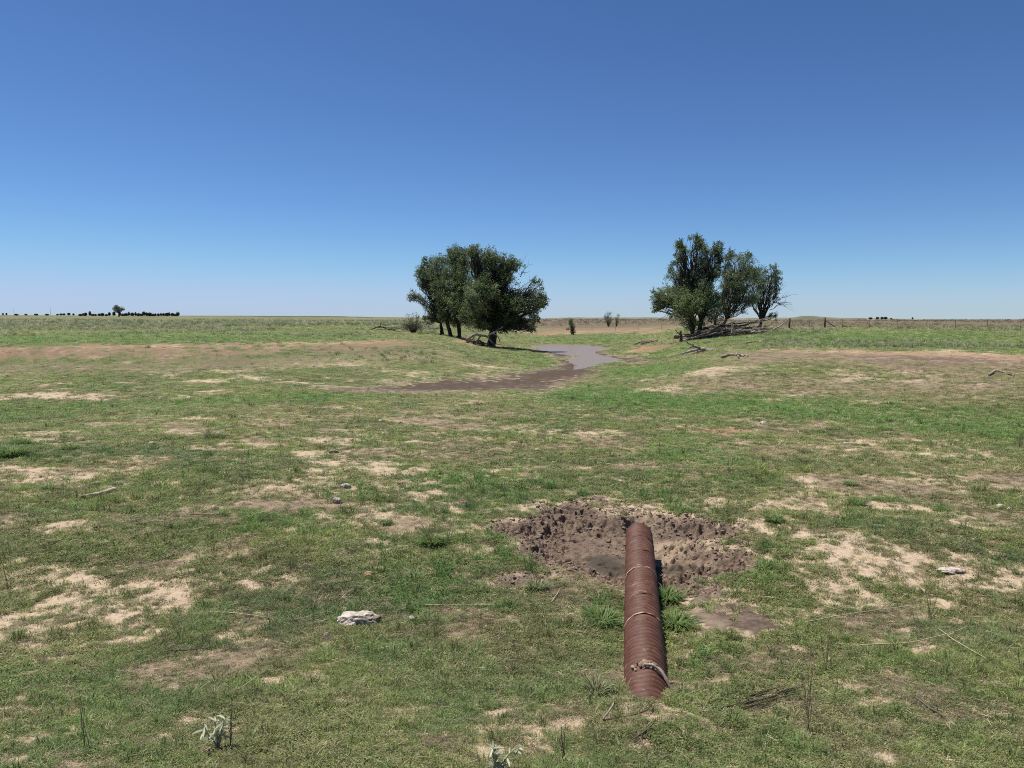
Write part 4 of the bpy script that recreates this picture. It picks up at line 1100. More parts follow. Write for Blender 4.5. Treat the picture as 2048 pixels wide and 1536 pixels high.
shrub('sapling', 'small leaning sapling right of the taller sapling behind the far fence', 1233, 651, 166, [(1236, 631, 4, 3), (1232, 637, 5, 4), (1234, 643, 4, 3)], seed=4, dens=.28, size=.13, cat='tree')

# ------------------------------------------------------------------ dead wood
def log(name, label, paths, mat_, group=None, cat='log', sides=7, jit=.2):
    """paths: list of (points world, r0, r1); first is the stem, others its limbs"""
    b = Vector(paths[0][0][0]); root = empty(name, b, label, cat, group)
    for i_, (pts, r0, r1) in enumerate(paths):
        pts = np.array([np.array(p) for p in pts], float) - np.array(b)
        # refine the polyline
        m = len(pts); tt = np.linspace(0, m - 1, (m - 1) * 5 + 1)
        fine = np.stack([np.interp(tt, np.arange(m), pts[:, c_]) for c_ in range(3)], -1)
        for _ in range(2): fine[1:-1] = (fine[:-2] + fine[1:-1] * 2 + fine[2:]) / 4
        fine[1:-1] += rng.normal(size=(len(fine) - 2, 3)) * r0 * .18
        mbb = MB(); mbb.tube(fine, np.linspace(r0, r1, len(fine)), sides, True, jit)
        link('stem' if i_ == 0 else 'limb', mbb.mesh(name, mat_, True), root)
    return root
def gp(px, py, lift=0.0):
    p = G(px, py); p.z += lift; return p
def line_at(pxs, Y, dY=None):
    return [at(px, py, Y + (dY[i_] if dY else 0)) for i_, (px, py) in enumerate(pxs)]
log('fallen_limb', 'bent grey dead limb propped against the trunk of the big left elm', [
    (line_at([(934, 680), (948, 669.5), (962, 670.5), (974, 673), (984, 667), (1006, 653)], 71, [0, 0, -.3, -.3, 0, .6]), .14, .05),
    (line_at([(980, 669), (990, 666), (994, 661)], 71), .07, .03), (line_at([(962, 671), (955, 680), (953, 690)], 71), .08, .04), (line_at([(974, 673), (984, 684), (992, 693)], 71), .07, .03),
    (line_at([(950, 670), (944, 680), (930, 684)], 71), .07, .03), (line_at([(984, 667), (996, 672), (1000, 684)], 71), .06, .03)], M['deadwood'], None, 'dead limb')
log('root_mass', 'dark tangled root mass under the bent limb at the left elm', [
    (line_at([(948, 690), (956, 681), (964, 690)], 71.5), .22, .2), (line_at([(956, 682), (966, 686), (972, 694)], 71.4), .16, .07), (line_at([(950, 684), (938, 683), (930, 687)], 71.4), .12, .05), (line_at([(958, 684), (962, 694), (968, 699)], 71.2), .1, .05)], M['darkwood'], None, 'roots')
p = gp(1435, 701)
Yl = 58.5
log('fallen_log', 'forked grey log lying on the grass in front of the log pile', [
    (line_at([(1436, 700.5), (1420, 702), (1405, 700), (1396, 697), (1386, 691), (1366, 680)], Yl), .23, .05),
    (line_at([(1400, 699), (1385, 701), (1372, 705), (1356, 710)], Yl, [0, -.3, -.6, -1]), .13, .04), (line_at([(1405, 701), (1388, 706), (1366, 711)], Yl, [0, -.5, -1]), .12, .04), (line_at([(1388, 692), (1380, 696), (1360, 697)], Yl), .05, .02)], M['deadwood'], None, 'log')
def g_path(pts, lift): return [gp(a, b_, lift) for a, b_ in pts]
log('fallen_branch', 'crooked bleached branch on the bare bank right of the forked log', [(g_path([(1443, 717), (1455, 712.5), (1474, 712), (1486, 714), (1496, 714.5)], .09), .085, .04), (g_path([(1474, 712), (1477, 718)], .09), .06, .03), (g_path([(1474, 712), (1472, 708)], .09), .04, .02)], M['deadwood'], None, 'branch')
log('fallen_branch', 'long dark dead branch on the grass left of the right elms', [(g_path([(1269, 690), (1282, 686), (1298, 684), (1316, 682)], .12), .10, .05), (g_path([(1282, 690), (1298, 687), (1316, 682)], .14), .12, .06)], M['deadwood'], None, 'branch')
log('fallen_branch', 'pale straight pole lying on the bank right of the log pile', [(g_path([(1492, 687), (1510, 684.5), (1530, 683)], .07), .06, .03)], M['palewood'], None, 'branch')
log('fallen_branch', 'bleached branch lying alone on the far right bank', [(g_path([(1978, 752), (1990, 743), (2006, 746), (2028, 754)], .06), .05, .025), (g_path([(1990, 743), (1982, 748)], .05), .03, .015)], M['deadwood'], None, 'branch')
log('stump', 'short dark stump with a side spur at the left of the log pile', [(line_at([(1361, 684), (1362, 672), (1361, 661)], 73), .17, .11), (line_at([(1361, 670), (1354, 664), (1350, 660)], 73), .07, .03)], M['darkwood'], None, 'stump')
log('leaning_pole', 'grey pole leaning from the log pile up to the corner fence post', [(line_at([(1533, 668), (1552, 656), (1576, 642)], 88, [0, 3, 8]), .11, .06), (line_at([(1548, 658), (1556, 654), (1566, 652)], 90), .04, .02)], M['deadwood'], None, 'pole')
# the pile
pile_lab = 'weathered grey branch in the brush pile under the right elms'
rp = random.Random(5)
for k in range(88):
    px0 = 1345 + rp.random() * 150; Yp = 74 + rp.random() * 9
    f = (px0 - 1345) / 200
    ybase = 683 - 17 * f; L_ = 28 + rp.random() * 65
    hgt = rp.random() ** 1.1 * (24 if px0 > 1385 else 13)
    y0 = ybase - hgt; y1 = y0 - L_ * .07 + rp.uniform(-12, 10)
    pth = [(px0, y0), (px0 + L_ * .35, (y0 * 2 + y1) / 3 + rp.uniform(-2, 2)), (px0 + L_ * .7, (y0 + 2 * y1) / 3 + rp.uniform(-2, 2)), (min(px0 + L_, 1546), y1)]
    pts = line_at(pth, Yp, [0, rp.uniform(-.5, .5), rp.uniform(-.8, .8), rp.uniform(-1, 1)])
    for q_ in pts: q_.z = max(q_.z, gz(q_.x, q_.y) + .05)
    big_ = rp.random() < .25
    r0 = rp.uniform(.11, .19) if big_ else rp.uniform(.04, .09)
    parts = [(pts, r0, r0 * .45)]
    if rp.random() < .8:
        a_ = pts[1]; parts.append(([a_, a_ + Vector((rp.uniform(.4, 1.3), rp.uniform(-.3, .3), rp.uniform(-.1, .8)))], r0 * .5, r0 * .2))
    log('brush_branch', pile_lab, parts, M['deadwood'] if rp.random() < .6 else M['darkwood'], 'branches of the brush pile', 'branch', 6)
log('standing_branch', 'pale forked branch standing up out of the brush pile', [(line_at([(1463, 667), (1465, 656), (1464, 646)], 73.5), .08, .05), (line_at([(1469, 667), (1466, 658), (1468, 648)], 73.5), .06, .03)], M['palewood'], None, 'branch')
# dead brush behind the left clump
for k in range(22):
    px0 = 748 + rp.random() * 120; Yp = 95 + rp.random() * 6; y0 = 661 - rp.random() * 8; L_ = 14 + rp.random() * 34
    y1 = y0 + rp.uniform(-9, 3)
    pts = line_at([(px0, y0), (px0 + L_ * .5, (y0 + y1) / 2 + rp.uniform(-3, 2)), (px0 + L_, y1)], Yp)
    for q_ in pts: q_.z = max(q_.z, gz(q_.x, q_.y) + .04)
    r0 = rp.uniform(.025, .07)
    log('dead_branch', 'thin grey dead branch in the brush behind the left elms', [(pts, r0, r0 * .4)], M['deadwood'] if rp.random() < .5 else M['darkwood'], 'dead brush behind the left elms', 'branch', 5)
log('curved_branch', 'pale curved branch arching beside the round shrub', [(line_at([(843, 664), (840, 656), (839, 648), (842, 641)], 90), .045, .02), (line_at([(850, 662), (857, 655), (856, 648)], 90), .035, .015)], M['palewood'], None, 'branch')
log('dead_clump', 'dark dead brush clump alone on the prairie left of the round shrub', [(line_at([(742, 659), (760, 652), (774, 658), (792, 660)], 93), .07, .03), (line_at([(760, 653), (762, 645), (764, 642)], 93), .05, .02), (line_at([(764, 655), (774, 649), (783, 651)], 93), .05, .02), (line_at([(752, 655), (746, 650)], 93), .04, .02), (line_at([(770, 656), (778, 660), (800, 657)], 93), .05, .02)], M['darkwood'], None, 'branch')

# ------------------------------------------------------------------ fences
def fence(label, posts, m_post, wires=4):
    """posts: (px, Y, height, radius)"""
    P0 = []
    for (px, Y, h_, r_) in posts:
        x_ = (px - 1024) / FPX * Y; P0.append((Vector((x_, Y, gz(x_, Y))), h_, r_))
    root = empty('wire_fence', P0[0][0], label, 'fence'); b = P0[0][0]
    for (p_, h_, r_) in P0:
        mbb = MB(); lean_ = Vector((random.uniform(-.05, .05), 0, 0)) * h_
        q0 = p_ - b; mbb.tube([q0 - Vector((0, 0, .3)), q0 + Vector((0, 0, h_ * .5)) + lean_ * .5, q0 + Vector((0, 0, h_)) + lean_], [r_, r_, r_ * .9], 7, True, .1)
        link('post', mbb.mesh('post', m_post, True), root)
    for w_ in range(wires):
        mbb = MB(); pts = []
        for (a, b2) in zip(P0[:-1], P0[1:]):
            for f in (0, .25, .5, .75):
                q_ = a[0].lerp(b2[0], f) - b; hz_ = (a[1] * (1 - f) + b2[1] * f)
                pts.append(q_ + Vector((0, -.06, min(hz_, 1.2) * (.25 + .7 * w_ / (wires - 1)) - .05 * math.sin(f * math.pi))))
        pts.append(P0[-1][0] - b + Vector((0, -.06, 1.2 * (.25 + .7 * w_ / (wires - 1)))))
        mbb.tube(pts, .005, 3, False); link('wire', mbb.mesh('wire', M['wire'], True), root)
    return root, b
f1, fb = fence('post and wire fence along the far side of the right-hand pasture', [(1577, 108, 1.45, .13), (1617, 107.5, 1.15, .026), (1648, 107, 1.5, .11), (1683, 106.5, 1.15, .026), (1737, 106, 1.2, .026), (1792, 105, 1.2, .028), (1851, 104, 1.2, .028), (1909, 103, 1.2, .028), (1972, 102, 1.25, .03), (2039, 101, 1.25, .03), (2110, 100, 1.2, .028), (2180, 99, 1.2, .028)], M['post'])
mbb = MB(); a_ = at(1649, 640, 106.9); c_ = at(1673, 651.5, 106.6); c_.z = gz(c_.x, c_.y) + .05
mbb.tube([a_ - fb, (a_ + c_) / 2 - fb, c_ - fb], .06, 6, True); link('brace', mbb.mesh('brace', M['post'], True), f1)
fence('thin far fence on the brown rise beyond the pond', [(1000 + 46 * k, 160 - 4.1 * k, 1.25, .022) for k in range(13)], M['post'], 3)

# ------------------------------------------------------------------ far trees and poles
def far_tree(label, px, base_y, Y, hpx, wpx, group=None, kind='pine', seed=0):
    r = np.random.default_rng(3000 + seed); k = Y / FPX
    b = at(px, base_y, Y); root = empty('distant_tree', b, label, 'tree', group)
    h_ = hpx * k; w_ = wpx * k; mbb = MB(); mbb.tube([(0, 0, -2.5), (0, 0, h_ * .4), (r.normal() * .1, 0, h_ * .8)], [w_ * .05 + .1, w_ * .04 + .06, .04], 6, True)
    if kind == 'open':
        for q_ in range(16):
            a = r.random() * 6.283; mbb.tube(wiggle((0, 0, h_ * .25), (math.cos(a) * w_ * .42, math.sin(a) * w_ * .3, h_ * (.55 + .42 * r.random())), 6, .1, .05), np.linspace(.16, .03, 6), 4, False)
    link('trunk', mbb.mesh('trunk', M['bark'], True), root)
    n = 240 if kind == 'pine' else 900
    u = r.normal(size=(n, 3)); u /= np.linalg.norm(u, axis=1)[:, None]; u *= (r.random(n) ** .45)[:, None]
    z0 = .60 if kind == 'pine' else .64; zr = .42 if kind == 'pine' else .36
    c_ = np.stack([u[:, 0] * w_ * .5, u[:, 1] * w_ * .5, h_ * (z0 + u[:, 2] * zr)], -1)
    c_[:, :2] *= (1.15 - .45 * (c_[:, 2:3] / h_)) if kind == 'pine' else 1.0
    if kind == 'open': c_ = c_[fbm(c_[:, 0] * .35 + 9, c_[:, 2] * .35, 2, seed) > .46]
    m = len(c_); ls = w_ * (.16 if kind == 'pine' else .055)
    a = r.normal(size=(m, 3)); a /= np.linalg.norm(a, axis=1)[:, None]; s_ = np.cross(a, r.normal(size=(m, 3))); s_ /= np.linalg.norm(s_, axis=1)[:, None]
    V = np.stack([c_ - a * ls, c_ - s_ * ls * .6, c_ + a * ls, c_ + s_ * ls * .6], 1).reshape(-1, 3)
    link('crown', fast_mesh('crown', V, [np.arange(len(V)).reshape(-1, 4)], M['conifer'] if kind == 'pine' else M['shrub_leaf'], False, {'lv': np.repeat(np.clip(.5 + r.normal(size=m) * .25, 0, 1), 4)}), root)
    return root
wb_lab = 'small dark tree in the windbreak row on the left horizon'
row = [(161, 6, 8), (169, 7, 8), (180, 8, 6), (186, 6, 5), (191, 6, 5), (199, 7, 5), (205, 7, 6), (213, 6, 6), (219, 7, 6), (228, 7, 6), (246, 8, 7), (252, 7, 6), (258, 7, 6), (265, 7, 6), (271, 7, 5), (277, 8, 6), (283, 8, 5), (288, 8, 5), (294, 9, 6), (300, 9, 6), (306, 8, 5), (311, 8, 5), (317, 8, 4), (322, 8, 5), (327, 8, 4), (332, 8, 5), (338, 8, 6), (345, 8, 5), (350, 8, 5), (356, 8, 6), (172, 8, 5), (240, 7, 6), (298, 8, 5), (335, 7, 5), (353, 8, 4)]
for i_, (px, hh, ww) in enumerate(row):
    far_tree(wb_lab, px, 632.5 + .006 * (px - 160), 820, hh * random.uniform(.7, 1.35), ww * random.uniform(.8, 1.5) + .8, 'windbreak trees on the left horizon', seed=i_)
for i_, (px, hh, ww) in enumerate([(122, 4, 6), (128, 4, 6), (138, 5, 7), (147, 4, 5), (115, 3, 5), (6, 5, 4), (13, 5, 4), (33, 3, 8), (52, 3, 6), (72, 3, 8), (94, 3, 8)]):
    far_tree('tiny dark bushy tree on the skyline left of the windbreak row', px, 631, 1150, hh, ww, 'trees left of the windbreak', seed=60 + i_)
far_tree('tall open-crowned tree standing in front of the windbreak row', 238, 633, 640, 24, 23, None, 'open', 99)
for i_, (px, hh, ww) in enumerate([(1741, 4, 8), (1755, 5, 7), (1764, 5, 7), (1771, 5, 8), (1782, 3, 4)]):
    far_tree('dark tree in the small grove on the right horizon', px, 639, 1500, hh, ww, 'small grove on the right horizon', seed=80 + i_)
far_tree('single dark upright tree on the horizon right of the small grove', 1825, 639.5, 1500, 5, 4, None, seed=90)
def mast(label, px, base, top, Y, cross):
    b = at(px, base, Y); k = Y / FPX; root = empty('utility_pole', b, label, 'pole'); h_ = (base - top) * k
    mbb = MB(); mbb.tube([(0, 0, -2), (0, 0, h_)], [.22, .14], 6, True); link('shaft', mbb.mesh('shaft', M['metal'], True), root)
    mbb = MB(); mbb.tube([(-cross, 0, h_ * .88), (cross, 0, h_ * .88)], .12, 5, True); link('crossarm', mbb.mesh('crossarm', M['metal'], True), root)
mast('thin mast on the skyline at the far left', 28, 629, 618, 1300, 1.5)
mast('faint pole on the skyline between the mast and the windbreak row', 101, 629, 616, 1300, 1.2)

# ------------------------------------------------------------------ stones
def rock(name, label, px, py, wpx, hpx, mat_, seed, cat='rock', flat=1.0, rot=0.0, rough=.28):
    r = np.random.default_rng(seed); g = G(px, py); k = g.y / FPX
    V = IV3.copy(); n3 = lambda s_, q_: np.stack([fbm(V[:, 0] * s_ + q_, V[:, 1] * s_ + V[:, 2] * s_ * .7, 3, seed), ], -1)
    f = 1 + (n3(1.6, seed) - .5) * rough * 2.4 + (n3(5, seed + 3) - .5) * rough * 1.0
    V = V * f * np.array([wpx * .5 * k, wpx * .36 * k, hpx * .75 * k * flat])
    V[:, 2] = np.maximum(V[:, 2], -hpx * .35 * k)
    ca, sa = math.cos(rot), math.sin(rot); V = V @ np.array([[ca, sa, 0], [-sa, ca, 0], [0, 0, 1]])
    o = link(name, fast_mesh(name, V, [IT3], mat_, False), None, (g.x, g.y, g.z + hpx * .22 * k))
    return tag(o, label, cat)
rock('rock', 'largest pitted whitish rock left of the pipe', 716, 1246, 86, 26, M['rock'], 1, rot=.1)
rock('rock', 'orange-tan stone in the grass above the large whitish rock', 735, 1154, 22, 12, M['tanrock'], 2)
rock('rock', 'small pale stone below left of the large whitish rock', 652, 1275, 12, 10, M['rock'], 3)
rock('rock', 'small cream stone right of the large whitish rock', 824, 1240, 16, 9, M['rock'], 4)
rock('rock', 'white curled stone in grass left of centre', 675, 1006, 18, 12, M['rock'], 5)
rock('rock', 'pale stone just above the white curled stone', 691, 976, 22, 10, M['rock'], 6)
rock('rock', 'lone pale stone on the left mound', 304, 890, 14, 8, M['rock'], 7)
rock('rock', 'grey flat stone at the near edge of the lush green band', 1528, 848, 17, 6, M['rock'], 8)
rock('rock', 'flat half-buried pale slab at right between bare patches', 1902, 1142, 52, 9, M['rock'], 9, flat=.7)
rock('rock', 'pale stone at the right edge beside the sandy strip', 2000, 1016, 20, 8, M['rock'], 10)
rock('rock', 'small white stone right of the pale stone at the sandy strip', 2019, 1021, 10, 7, M['rock'], 11)
rock('rock', 'small flat pale stone beyond the pit in green grass', 975, 955, 14, 5, M['rock'], 12)
rock('rock', 'pale stone fragment in the middle of the green slope', 1075, 901, 14, 5, M['rock'], 13)
rock('rock', 'flat whitish stone at centre below the dark mud channel', 1097, 879, 17, 4, M['rock'], 14)
rock('rock', 'flat pale stone left of centre on the green flat', 762, 843, 14, 4, M['rock'], 15)
rock('rock', 'tiny pale stone near the bottom edge between the silvery plants', 872, 1462, 6, 5, M['rock'], 16)
rock('rock', 'tan stone on the bare patch left of the silver plant', 690, 1456, 12, 9, M['tanrock'], 17)
rock('rock', 'pale stone in the dry patch right of the lone tuft', 1695, 888, 18, 4, M['rock'], 18)
rock('boulder', 'pale boulder beside the narrow shrub beyond the pond', 1135, 660, 8, 6, M['tanrock'], 19)
rock('dung_pat', 'black dried dung pat on the grass left of centre', 668, 906, 20, 5, M['dung'], 20, 'dung')
rock('dung_pat', 'dark dung pat in grass straight ahead of the pit', 911, 871, 12, 4, M['dung'], 21, 'dung')
rock('dung_pat', 'small dark dung lump on the left slope below the driftwood', 94, 1006, 9, 5, M['dung'], 22, 'dung')
rock('dung_pat', 'brown dung clump behind the pit on the green slope', 928, 1006, 24, 7, M['clod'], 23, 'dung')

# clump of dry mud and a crooked stick lying on the pipe
s0 = pipe_pt(1290, 1328); pl = PAv + (PBv - PAv).normalized() * s0
def on_pipe(ang_, s1, lift):
    d = (PBv - PAv).normalized(); side = Vector((d.y, -d.x, 0)); R1 = PIPE_R + lift
    return PAv + d * s1 + side * (math.sin(ang_) * R1) + Vector((0, 0, math.cos(ang_) * R1))
r = np.random.default_rng(77)
mbb = MB()
for k in range(46):
    c_ = on_pipe(r.normal() * .33 - .02, s0 + r.normal() * .035, .0); sz = .007 + .013 * r.random()
    mbb.add(IV * (1 + r.normal(size=(len(IV), 1)) * .25) * sz + np.array(c_) - np.array(pl), None, IT)
tag(link('dry_mud_clump', mbb.mesh('dry_mud_clump', M['drymud'], False), None, pl), 'crumbly clump of dry mud on top of the pipe', 'mud')
s1 = s0 - .10
log('bark_stick', 'curved pale stick of bark lying over the right side of the pipe', [([on_pipe(-.10, s1 + .04, .028), on_pipe(.25, s1 + .03, .034), on_pipe(.6, s1, .026), on_pipe(.95, s1 - .06, .022), on_pipe(1.25, s1 - .09, .03)], .010, .014), ([on_pipe(.95, s1 - .06, .022), on_pipe(1.1, s1 - .02, .05)], .009, .006)], M['deadwood'], None, 'stick', 8, .7)

# ------------------------------------------------------------------ driftwood and sticks
log('driftwood', 'tapered pale driftwood stick on the left slope', [(g_path([(162, 998), (185, 994), (208, 990), (229, 983)], .035), .018, .045)], M['palewood'], None, 'stick', 8)
def stick(label, pts, r0, m_, lift=.03, group=None):
    return log('stick', label, [(g_path(pts, lift * .7), r0 * .72, r0 * .4)], m_, group, 'stick', 5)
stick('short upright-looking pale twig lying left of the pipe', [(1103, 1210), (1120, 1184)], .009, M['palewood'], .04)
stick('long straw-coloured stem lying in the grass left of the pit', [(850, 1214), (930, 1213), (1000, 1214), (1095, 1210)], .006, M['palewood'])
stick('long pale stem lying across the right foreground grass', [(1610, 1252), (1680, 1238), (1760, 1226), (1860, 1214)], .007, M['palewood'], .05)
stick('pale crossed stem in the right foreground', [(1720, 1300), (1820, 1296), (1900, 1276), (1935, 1262)], .007, M['palewood'], .06)
stick('whitish stem slanting down at the right foreground', [(1878, 1266), (1910, 1290), (1972, 1326)], .006, M['palewood'], .05)
stick('thin dark twig on the left slope below the driftwood', [(380, 1032), (420, 1031), (462, 1033)], .009, M['darkwood'])
stick('dark twig leaning against the near end of the pipe', [(1205, 1452), (1290, 1436), (1312, 1408)], .008, M['darkwood'], .05)
stick('forked grey twig at left of the near end of the pipe', [(1206, 1452), (1226, 1424), (1228, 1404)], .009, M['deadwood'], .06)
stick('dark twig lying on the sandy soil below the pipe', [(1276, 1470), (1290, 1510), (1296, 1530)], .009, M['darkwood'], .03)
stick('second dark twig on the sandy soil below the pipe', [(1306, 1456), (1284, 1476), (1262, 1490)], .007, M['darkwood'], .04)
stick('pale stem lying on the left foreground weeds', [(420, 1228), (470, 1230), (540, 1240)], .007, M['palewood'])
stick('brown stalk lying near the left middle foreground', [(330, 1306), (380, 1305), (420, 1300)], .007, M['darkwood'])
stick('thin pale stem left of the large whitish rock', [(640, 1176), (680, 1170), (702, 1166)], .005, M['palewood'], .06)
stick('pale stem lying below the large whitish rock', [(690, 1256), (740, 1252), (782, 1243)], .006, M['palewood'], .03)
stick('dark weathered stick in the right corner grass', [(1900, 1366), (1960, 1376), (2044, 1384)], .011, M['darkwood'], .03)
stick('dark bent stick in the sand at bottom right', [(1830, 1400), (1862, 1424), (1890, 1440)], .010, M['darkwood'], .03)
rs = random.Random(9)
for k in range(26):
    px_ = 1400 + rs.random() * 170; py_ = 1392 + rs.random() * 34; L_ = 20 + rs.random() * 50
    stick('thin dark twig in the litter patch right of the near end of the pipe', [(px_, py_), (px_ + L_ * .5, py_ - L_ * .14 + rs.uniform(-3, 3)), (px_ + L_, py_ - L_ * .28)], .004 + .004 * rs.random(), M['darkwood'], .02 + .03 * rs.random(), 'twigs in the litter patch by the pipe')

# ------------------------------------------------------------------ grass clumps, stalks, silvery plants
def bunch(label, px, py, wpx, hpx, m_, n=110, seed=0, lean=.8, group=None, seeds=0):
    r = np.random.default_rng(7000 + seed); g = G(px, py); k = g.y / FPX; w_ = wpx * k; h_ = hpx * k
    root = empty('grass_clump', g, label, 'grass clump', group)
    V, F, A = [], [], []
    for q_ in range(n):
        a = r.random() * 6.283; d = w_ * .26 * math.sqrt(r.random()); b0 = np.array([math.cos(a) * d, math.sin(a) * d, -.01])
        a += r.normal() * .35; dv = np.array([math.cos(a), math.sin(a), 0]); L_ = h_ * (.55 + .65 * r.random()); out = w_ * .42 * (.25 + .95 * r.random()) * lean * 1.15
        sd_ = np.array([-math.sin(a), math.cos(a), 0]) * (.0035 + .003 * r.random())
        rows = []
        for t, wd in ((0, 1), (.35, 1), (.7, .75), (1, .12)):
            c_ = b0 + dv * out * t ** 1.5 + np.array([0, 0, L_ * (t - .45 * t ** 3)]); rows += [c_ - sd_ * wd, c_ + sd_ * wd]
        s_ = len(V); V += rows
        F += [(s_, s_ + 1, s_ + 3, s_ + 2), (s_ + 2, s_ + 3, s_ + 5, s_ + 4), (s_ + 4, s_ + 5, s_ + 7, s_ + 6)]; A += [np.clip(r.random() * .8 + .1, 0, 1)] * 8
    link('blades', fast_mesh('blades', np.array(V), [np.array(F)], m_, True, {'lv': A}), root)
    if seeds:
        mbb = MB()
        for q_ in range(seeds):
            a = r.random() * 6.283; tip = np.array([math.cos(a) * w_ * .4, math.sin(a) * w_ * .4, h_ * (1.1 + .5 * r.random())])
            mbb.tube(wiggle((0, 0, 0), tip, 5, .05, .04), np.linspace(.0025, .0016, 5), 3, False, 0, r.random())
        link('dry_stalks', mbb.mesh('dry_stalks', M['straw'], True, 'lv'), root)
    return root
bunch('dark green round grass clump standing on bare sand at right', 1714, 1010, 52, 20, M['tuft'], 260, 1)
bunch('dark green grass clump at the right edge of the pit', 1548, 1042, 58, 20, M['tuft'], 240, 2, seeds=3)
bunch('blue-green bunch grass with pale stalks left of the pit', 865, 1090, 70, 30, M['tuft'], 260, 3, seeds=22)
bunch('lush grass clump against the left side of the pipe', 1205, 1245, 96, 34, M['tuft'], 300, 4, 1.0)
bunch('lush grass clump against the right side of the pipe, in front', 1352, 1252, 84, 34, M['tuft'], 280, 5, 1.0)
bunch('lush grass clump against the right side of the pipe, nearer the pit', 1336, 1200, 70, 34, M['tuft'], 260, 6, 1.0)
bunch('lush grass clump at the left rim of the pit', 1075, 1180, 60, 30, M['tuft_pale'], 180, 7)
bunch('bright green grass clump at the far left edge', 22, 912, 90, 34, M['tuft'], 420, 8, 1.0)
bunch('bright grass clump behind the far left edge clump', 44, 888, 56, 20, M['tuft'], 240, 9, 1.0)
bunch('dull green grass clump on the left mound', 140, 900, 50, 20, M['tuft'], 160, 10, seeds=8)
bunch('dull green grass clump on the bare left strip', 112, 926, 40, 14, M['tuft'], 120, 11)
bunch('spiky yellow-green clump on the mound left of centre', 425, 876, 56, 22, M['tuft_pale'], 180, 12, seeds=10)
bunch('low grass clump in front of the pit on bare soil', 770, 1048, 36, 14, M['tuft'], 120, 13)
bunch('small green clump on the bare soil left of the blue-green bunch', 768, 1078, 34, 13, M['tuft'], 110, 14)
bunch('green clump behind the lone tuft on bare sand', 1700, 970, 40, 14, M['tuft'], 120, 15)
bunch('wide low clump left of the sand patch at right', 1610, 905, 40, 10, M['tuft'], 110, 16)
bunch('pale clump beside the near end of the pipe', 1190, 1385, 80, 34, M['tuft_pale'], 150, 17, seeds=14)
bunch('tiny clump on the sandy strip at the right edge', 1984, 1052, 18, 9, M['tuft_pale'], 60, 18)
bunch('grass clump on the bare strip at left', 225, 962, 34, 12, M['tuft'], 100, 19)
bunch('leafy grass clump right of the driftwood', 235, 970, 30, 12, M['tuft_pale'], 90, 20)
def stalk(label, px, py, hpx, n=3, seed=0, m_=None, spread=.25, side=True):
    r = np.random.default_rng(8000 + seed); g = G(px, py); k = g.y / FPX; h_ = hpx * k * .8
    root = empty('dry_weed', g, label, 'weed'); mbb = MB(); tw = MB()
    for q_ in range(n):
        tip = np.array([r.normal() * spread * h_, r.normal() * spread * h_, h_ * (.75 + .3 * r.random())]); pts = wiggle((r.normal() * .012, r.normal() * .012, -.02), tip, 8, .04)
        mbb.tube(pts, np.linspace(.003, .0013, 8), 4, False, 0, r.random())
        if side:
            for z_ in range(5):
                i_ = r.integers(2, 7); tw.tube(wiggle(pts[i_], pts[i_] + np.array([r.normal() * .13, r.normal() * .13, .06 + .1 * r.random()]) * h_ * 1.4, 4, .08), np.linspace(.0016, .0008, 4), 3, False, 0, r.random())
    link('stalk', mbb.mesh('stalk', m_ or M['straw'], True, 'lv'), root)
    if side: link('twig', tw.mesh('twig', m_ or M['straw'], True, 'lv'), root)
stalk('tall dark dead weed at the far left edge', 18, 1190, 110, 3, 1, M['darkstalk'], .12)
stalk('reddish dry weed left of the large whitish rock', 624, 1235, 80, 2, 2, M['darkstalk'], .12)
stalk('thin dry weed rising behind the large whitish rock', 727, 1232, 56, 2, 3, None, .2)
stalk('tall tan grass stalks in the right foreground', 1618, 1465, 190, 4, 4, None, .08)
stalk('tall pale grass stalks at the right edge', 2044, 1345, 90, 6, 5, None, .25, False)
stalk('thin dark weed on the left slope', 332, 1090, 80, 2, 6, M['darkstalk'], .1)
stalk('slender stalks beside the left silvery plant', 462, 1495, 130, 2, 7, M['darkstalk'], .05)
stalk('two slender tan stalks at the bottom left', 168, 1495, 150, 3, 8, None, .06, False)
stalk('dry upright stalk on the left mound', 704, 885, 28, 2, 9, None, .1)
stalk('dark bent twig standing on bare soil left of centre', 772, 956, 30, 1, 10, M['darkstalk'], .3)
stalk('dark weed standing at the centre of the green flat', 1037, 838, 24, 2, 11, M['darkstalk'], .1)
stalk('dark weed right of centre on the green flat', 1088, 882, 34, 2, 12, M['darkstalk'], .1)
stalk('thin brown weed standing right of centre above the pit', 1222, 915, 40, 3, 13, M['darkstalk'], .12)
stalk('dry weed stalks on the bank at the left of the green band', 100, 846, 22, 4, 14, None, .2, False)
stalk('grey dead weed on the left bank below the orange strip', 207, 770, 26, 8, 15, M['darkstalk'], .25)
stalk('pale stalks standing right of the pipe', 1655, 1340, 110, 4, 16, None, .15, False)
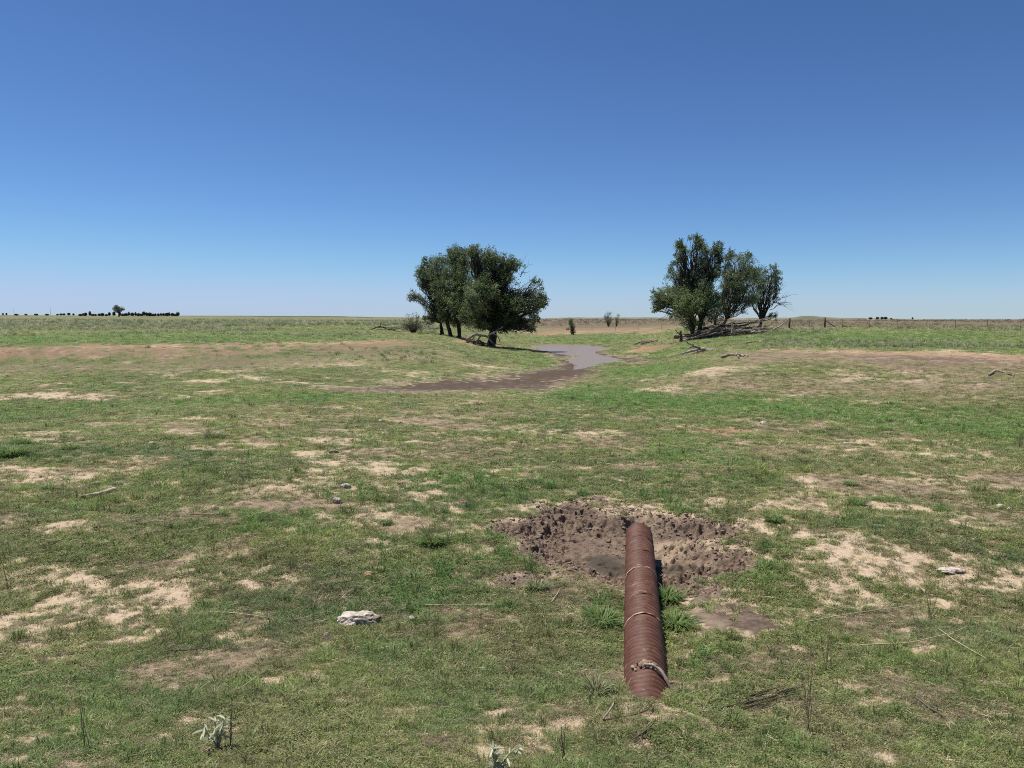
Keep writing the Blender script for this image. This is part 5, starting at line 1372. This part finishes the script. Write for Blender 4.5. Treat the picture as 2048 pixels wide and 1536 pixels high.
stalk('fine pale stalks in the right middle foreground', 1860, 1240, 90, 5, 17, None, .2, False)
stalk('dark bush-like weed at the right edge of the green band', 2040, 895, 40, 10, 18, M['darkstalk'], .35)
stalk('thin stalk standing at the bottom centre', 1130, 1530, 130, 2, 19, M['darkstalk'], .06)
def silver_plant(label, px, py, hpx, nl, seed, branchy=False):
    r = np.random.default_rng(9000 + seed); g = G(px, py); k = g.y / FPX * .92; h_ = hpx * k
    root = empty('silvery_plant', g, label, 'plant'); st = MB(); stems = []
    for q_ in range(5 if branchy else 3):
        tip = np.array([r.normal() * .28 * h_, r.normal() * .18 * h_, h_ * (.65 + .35 * r.random())]); pts = wiggle((0, 0, -.01), tip, 9, .05); st.tube(pts, np.linspace(.006, .003, 9), 5, False, 0, .3); stems.append(pts)
    link('stem', st.mesh('stem', M['silver'], True, 'lv'), root)
    for q_ in range(nl):
        pts = stems[q_ % len(stems)]; c_ = pts[r.integers(4 if branchy else 2, 9)]
        a = r.random() * 6.283; el = r.uniform(-.1, 1.0); d = np.array([math.cos(a) * math.cos(el), math.sin(a) * math.cos(el), math.sin(el)])
        L_ = h_ * (.24 + .22 * r.random()); sd_ = np.array([-math.sin(a), math.cos(a), 0]); rows = []
        for t, wd in ((0, .2), (.3, .9), (.6, 1), (.85, .6), (1, .05)):
            p_ = c_ + d * L_ * t + np.array([0, 0, -.35 * L_ * t * t]); rows += [p_ - sd_ * wd * L_ * .085, p_ + np.array([0, 0, -.010 * wd]), p_ + sd_ * wd * L_ * .085]
        F = [(i_ * 3 + c2, i_ * 3 + c2 + 1, i_ * 3 + c2 + 4, i_ * 3 + c2 + 3) for i_ in range(4) for c2 in (0, 1)]
        link('leaf', fast_mesh('leaf', np.array(rows), [np.array(F)], M['silver'], True, {'lv': np.full(len(rows), r.random())}), root)
silver_plant('silvery broad-leaved plant cut by the bottom edge of the picture', 988, 1546, 82, 60, 1)
silver_plant('straggly silvery plant with thin leaves at bottom left', 436, 1496, 74, 40, 2, True)
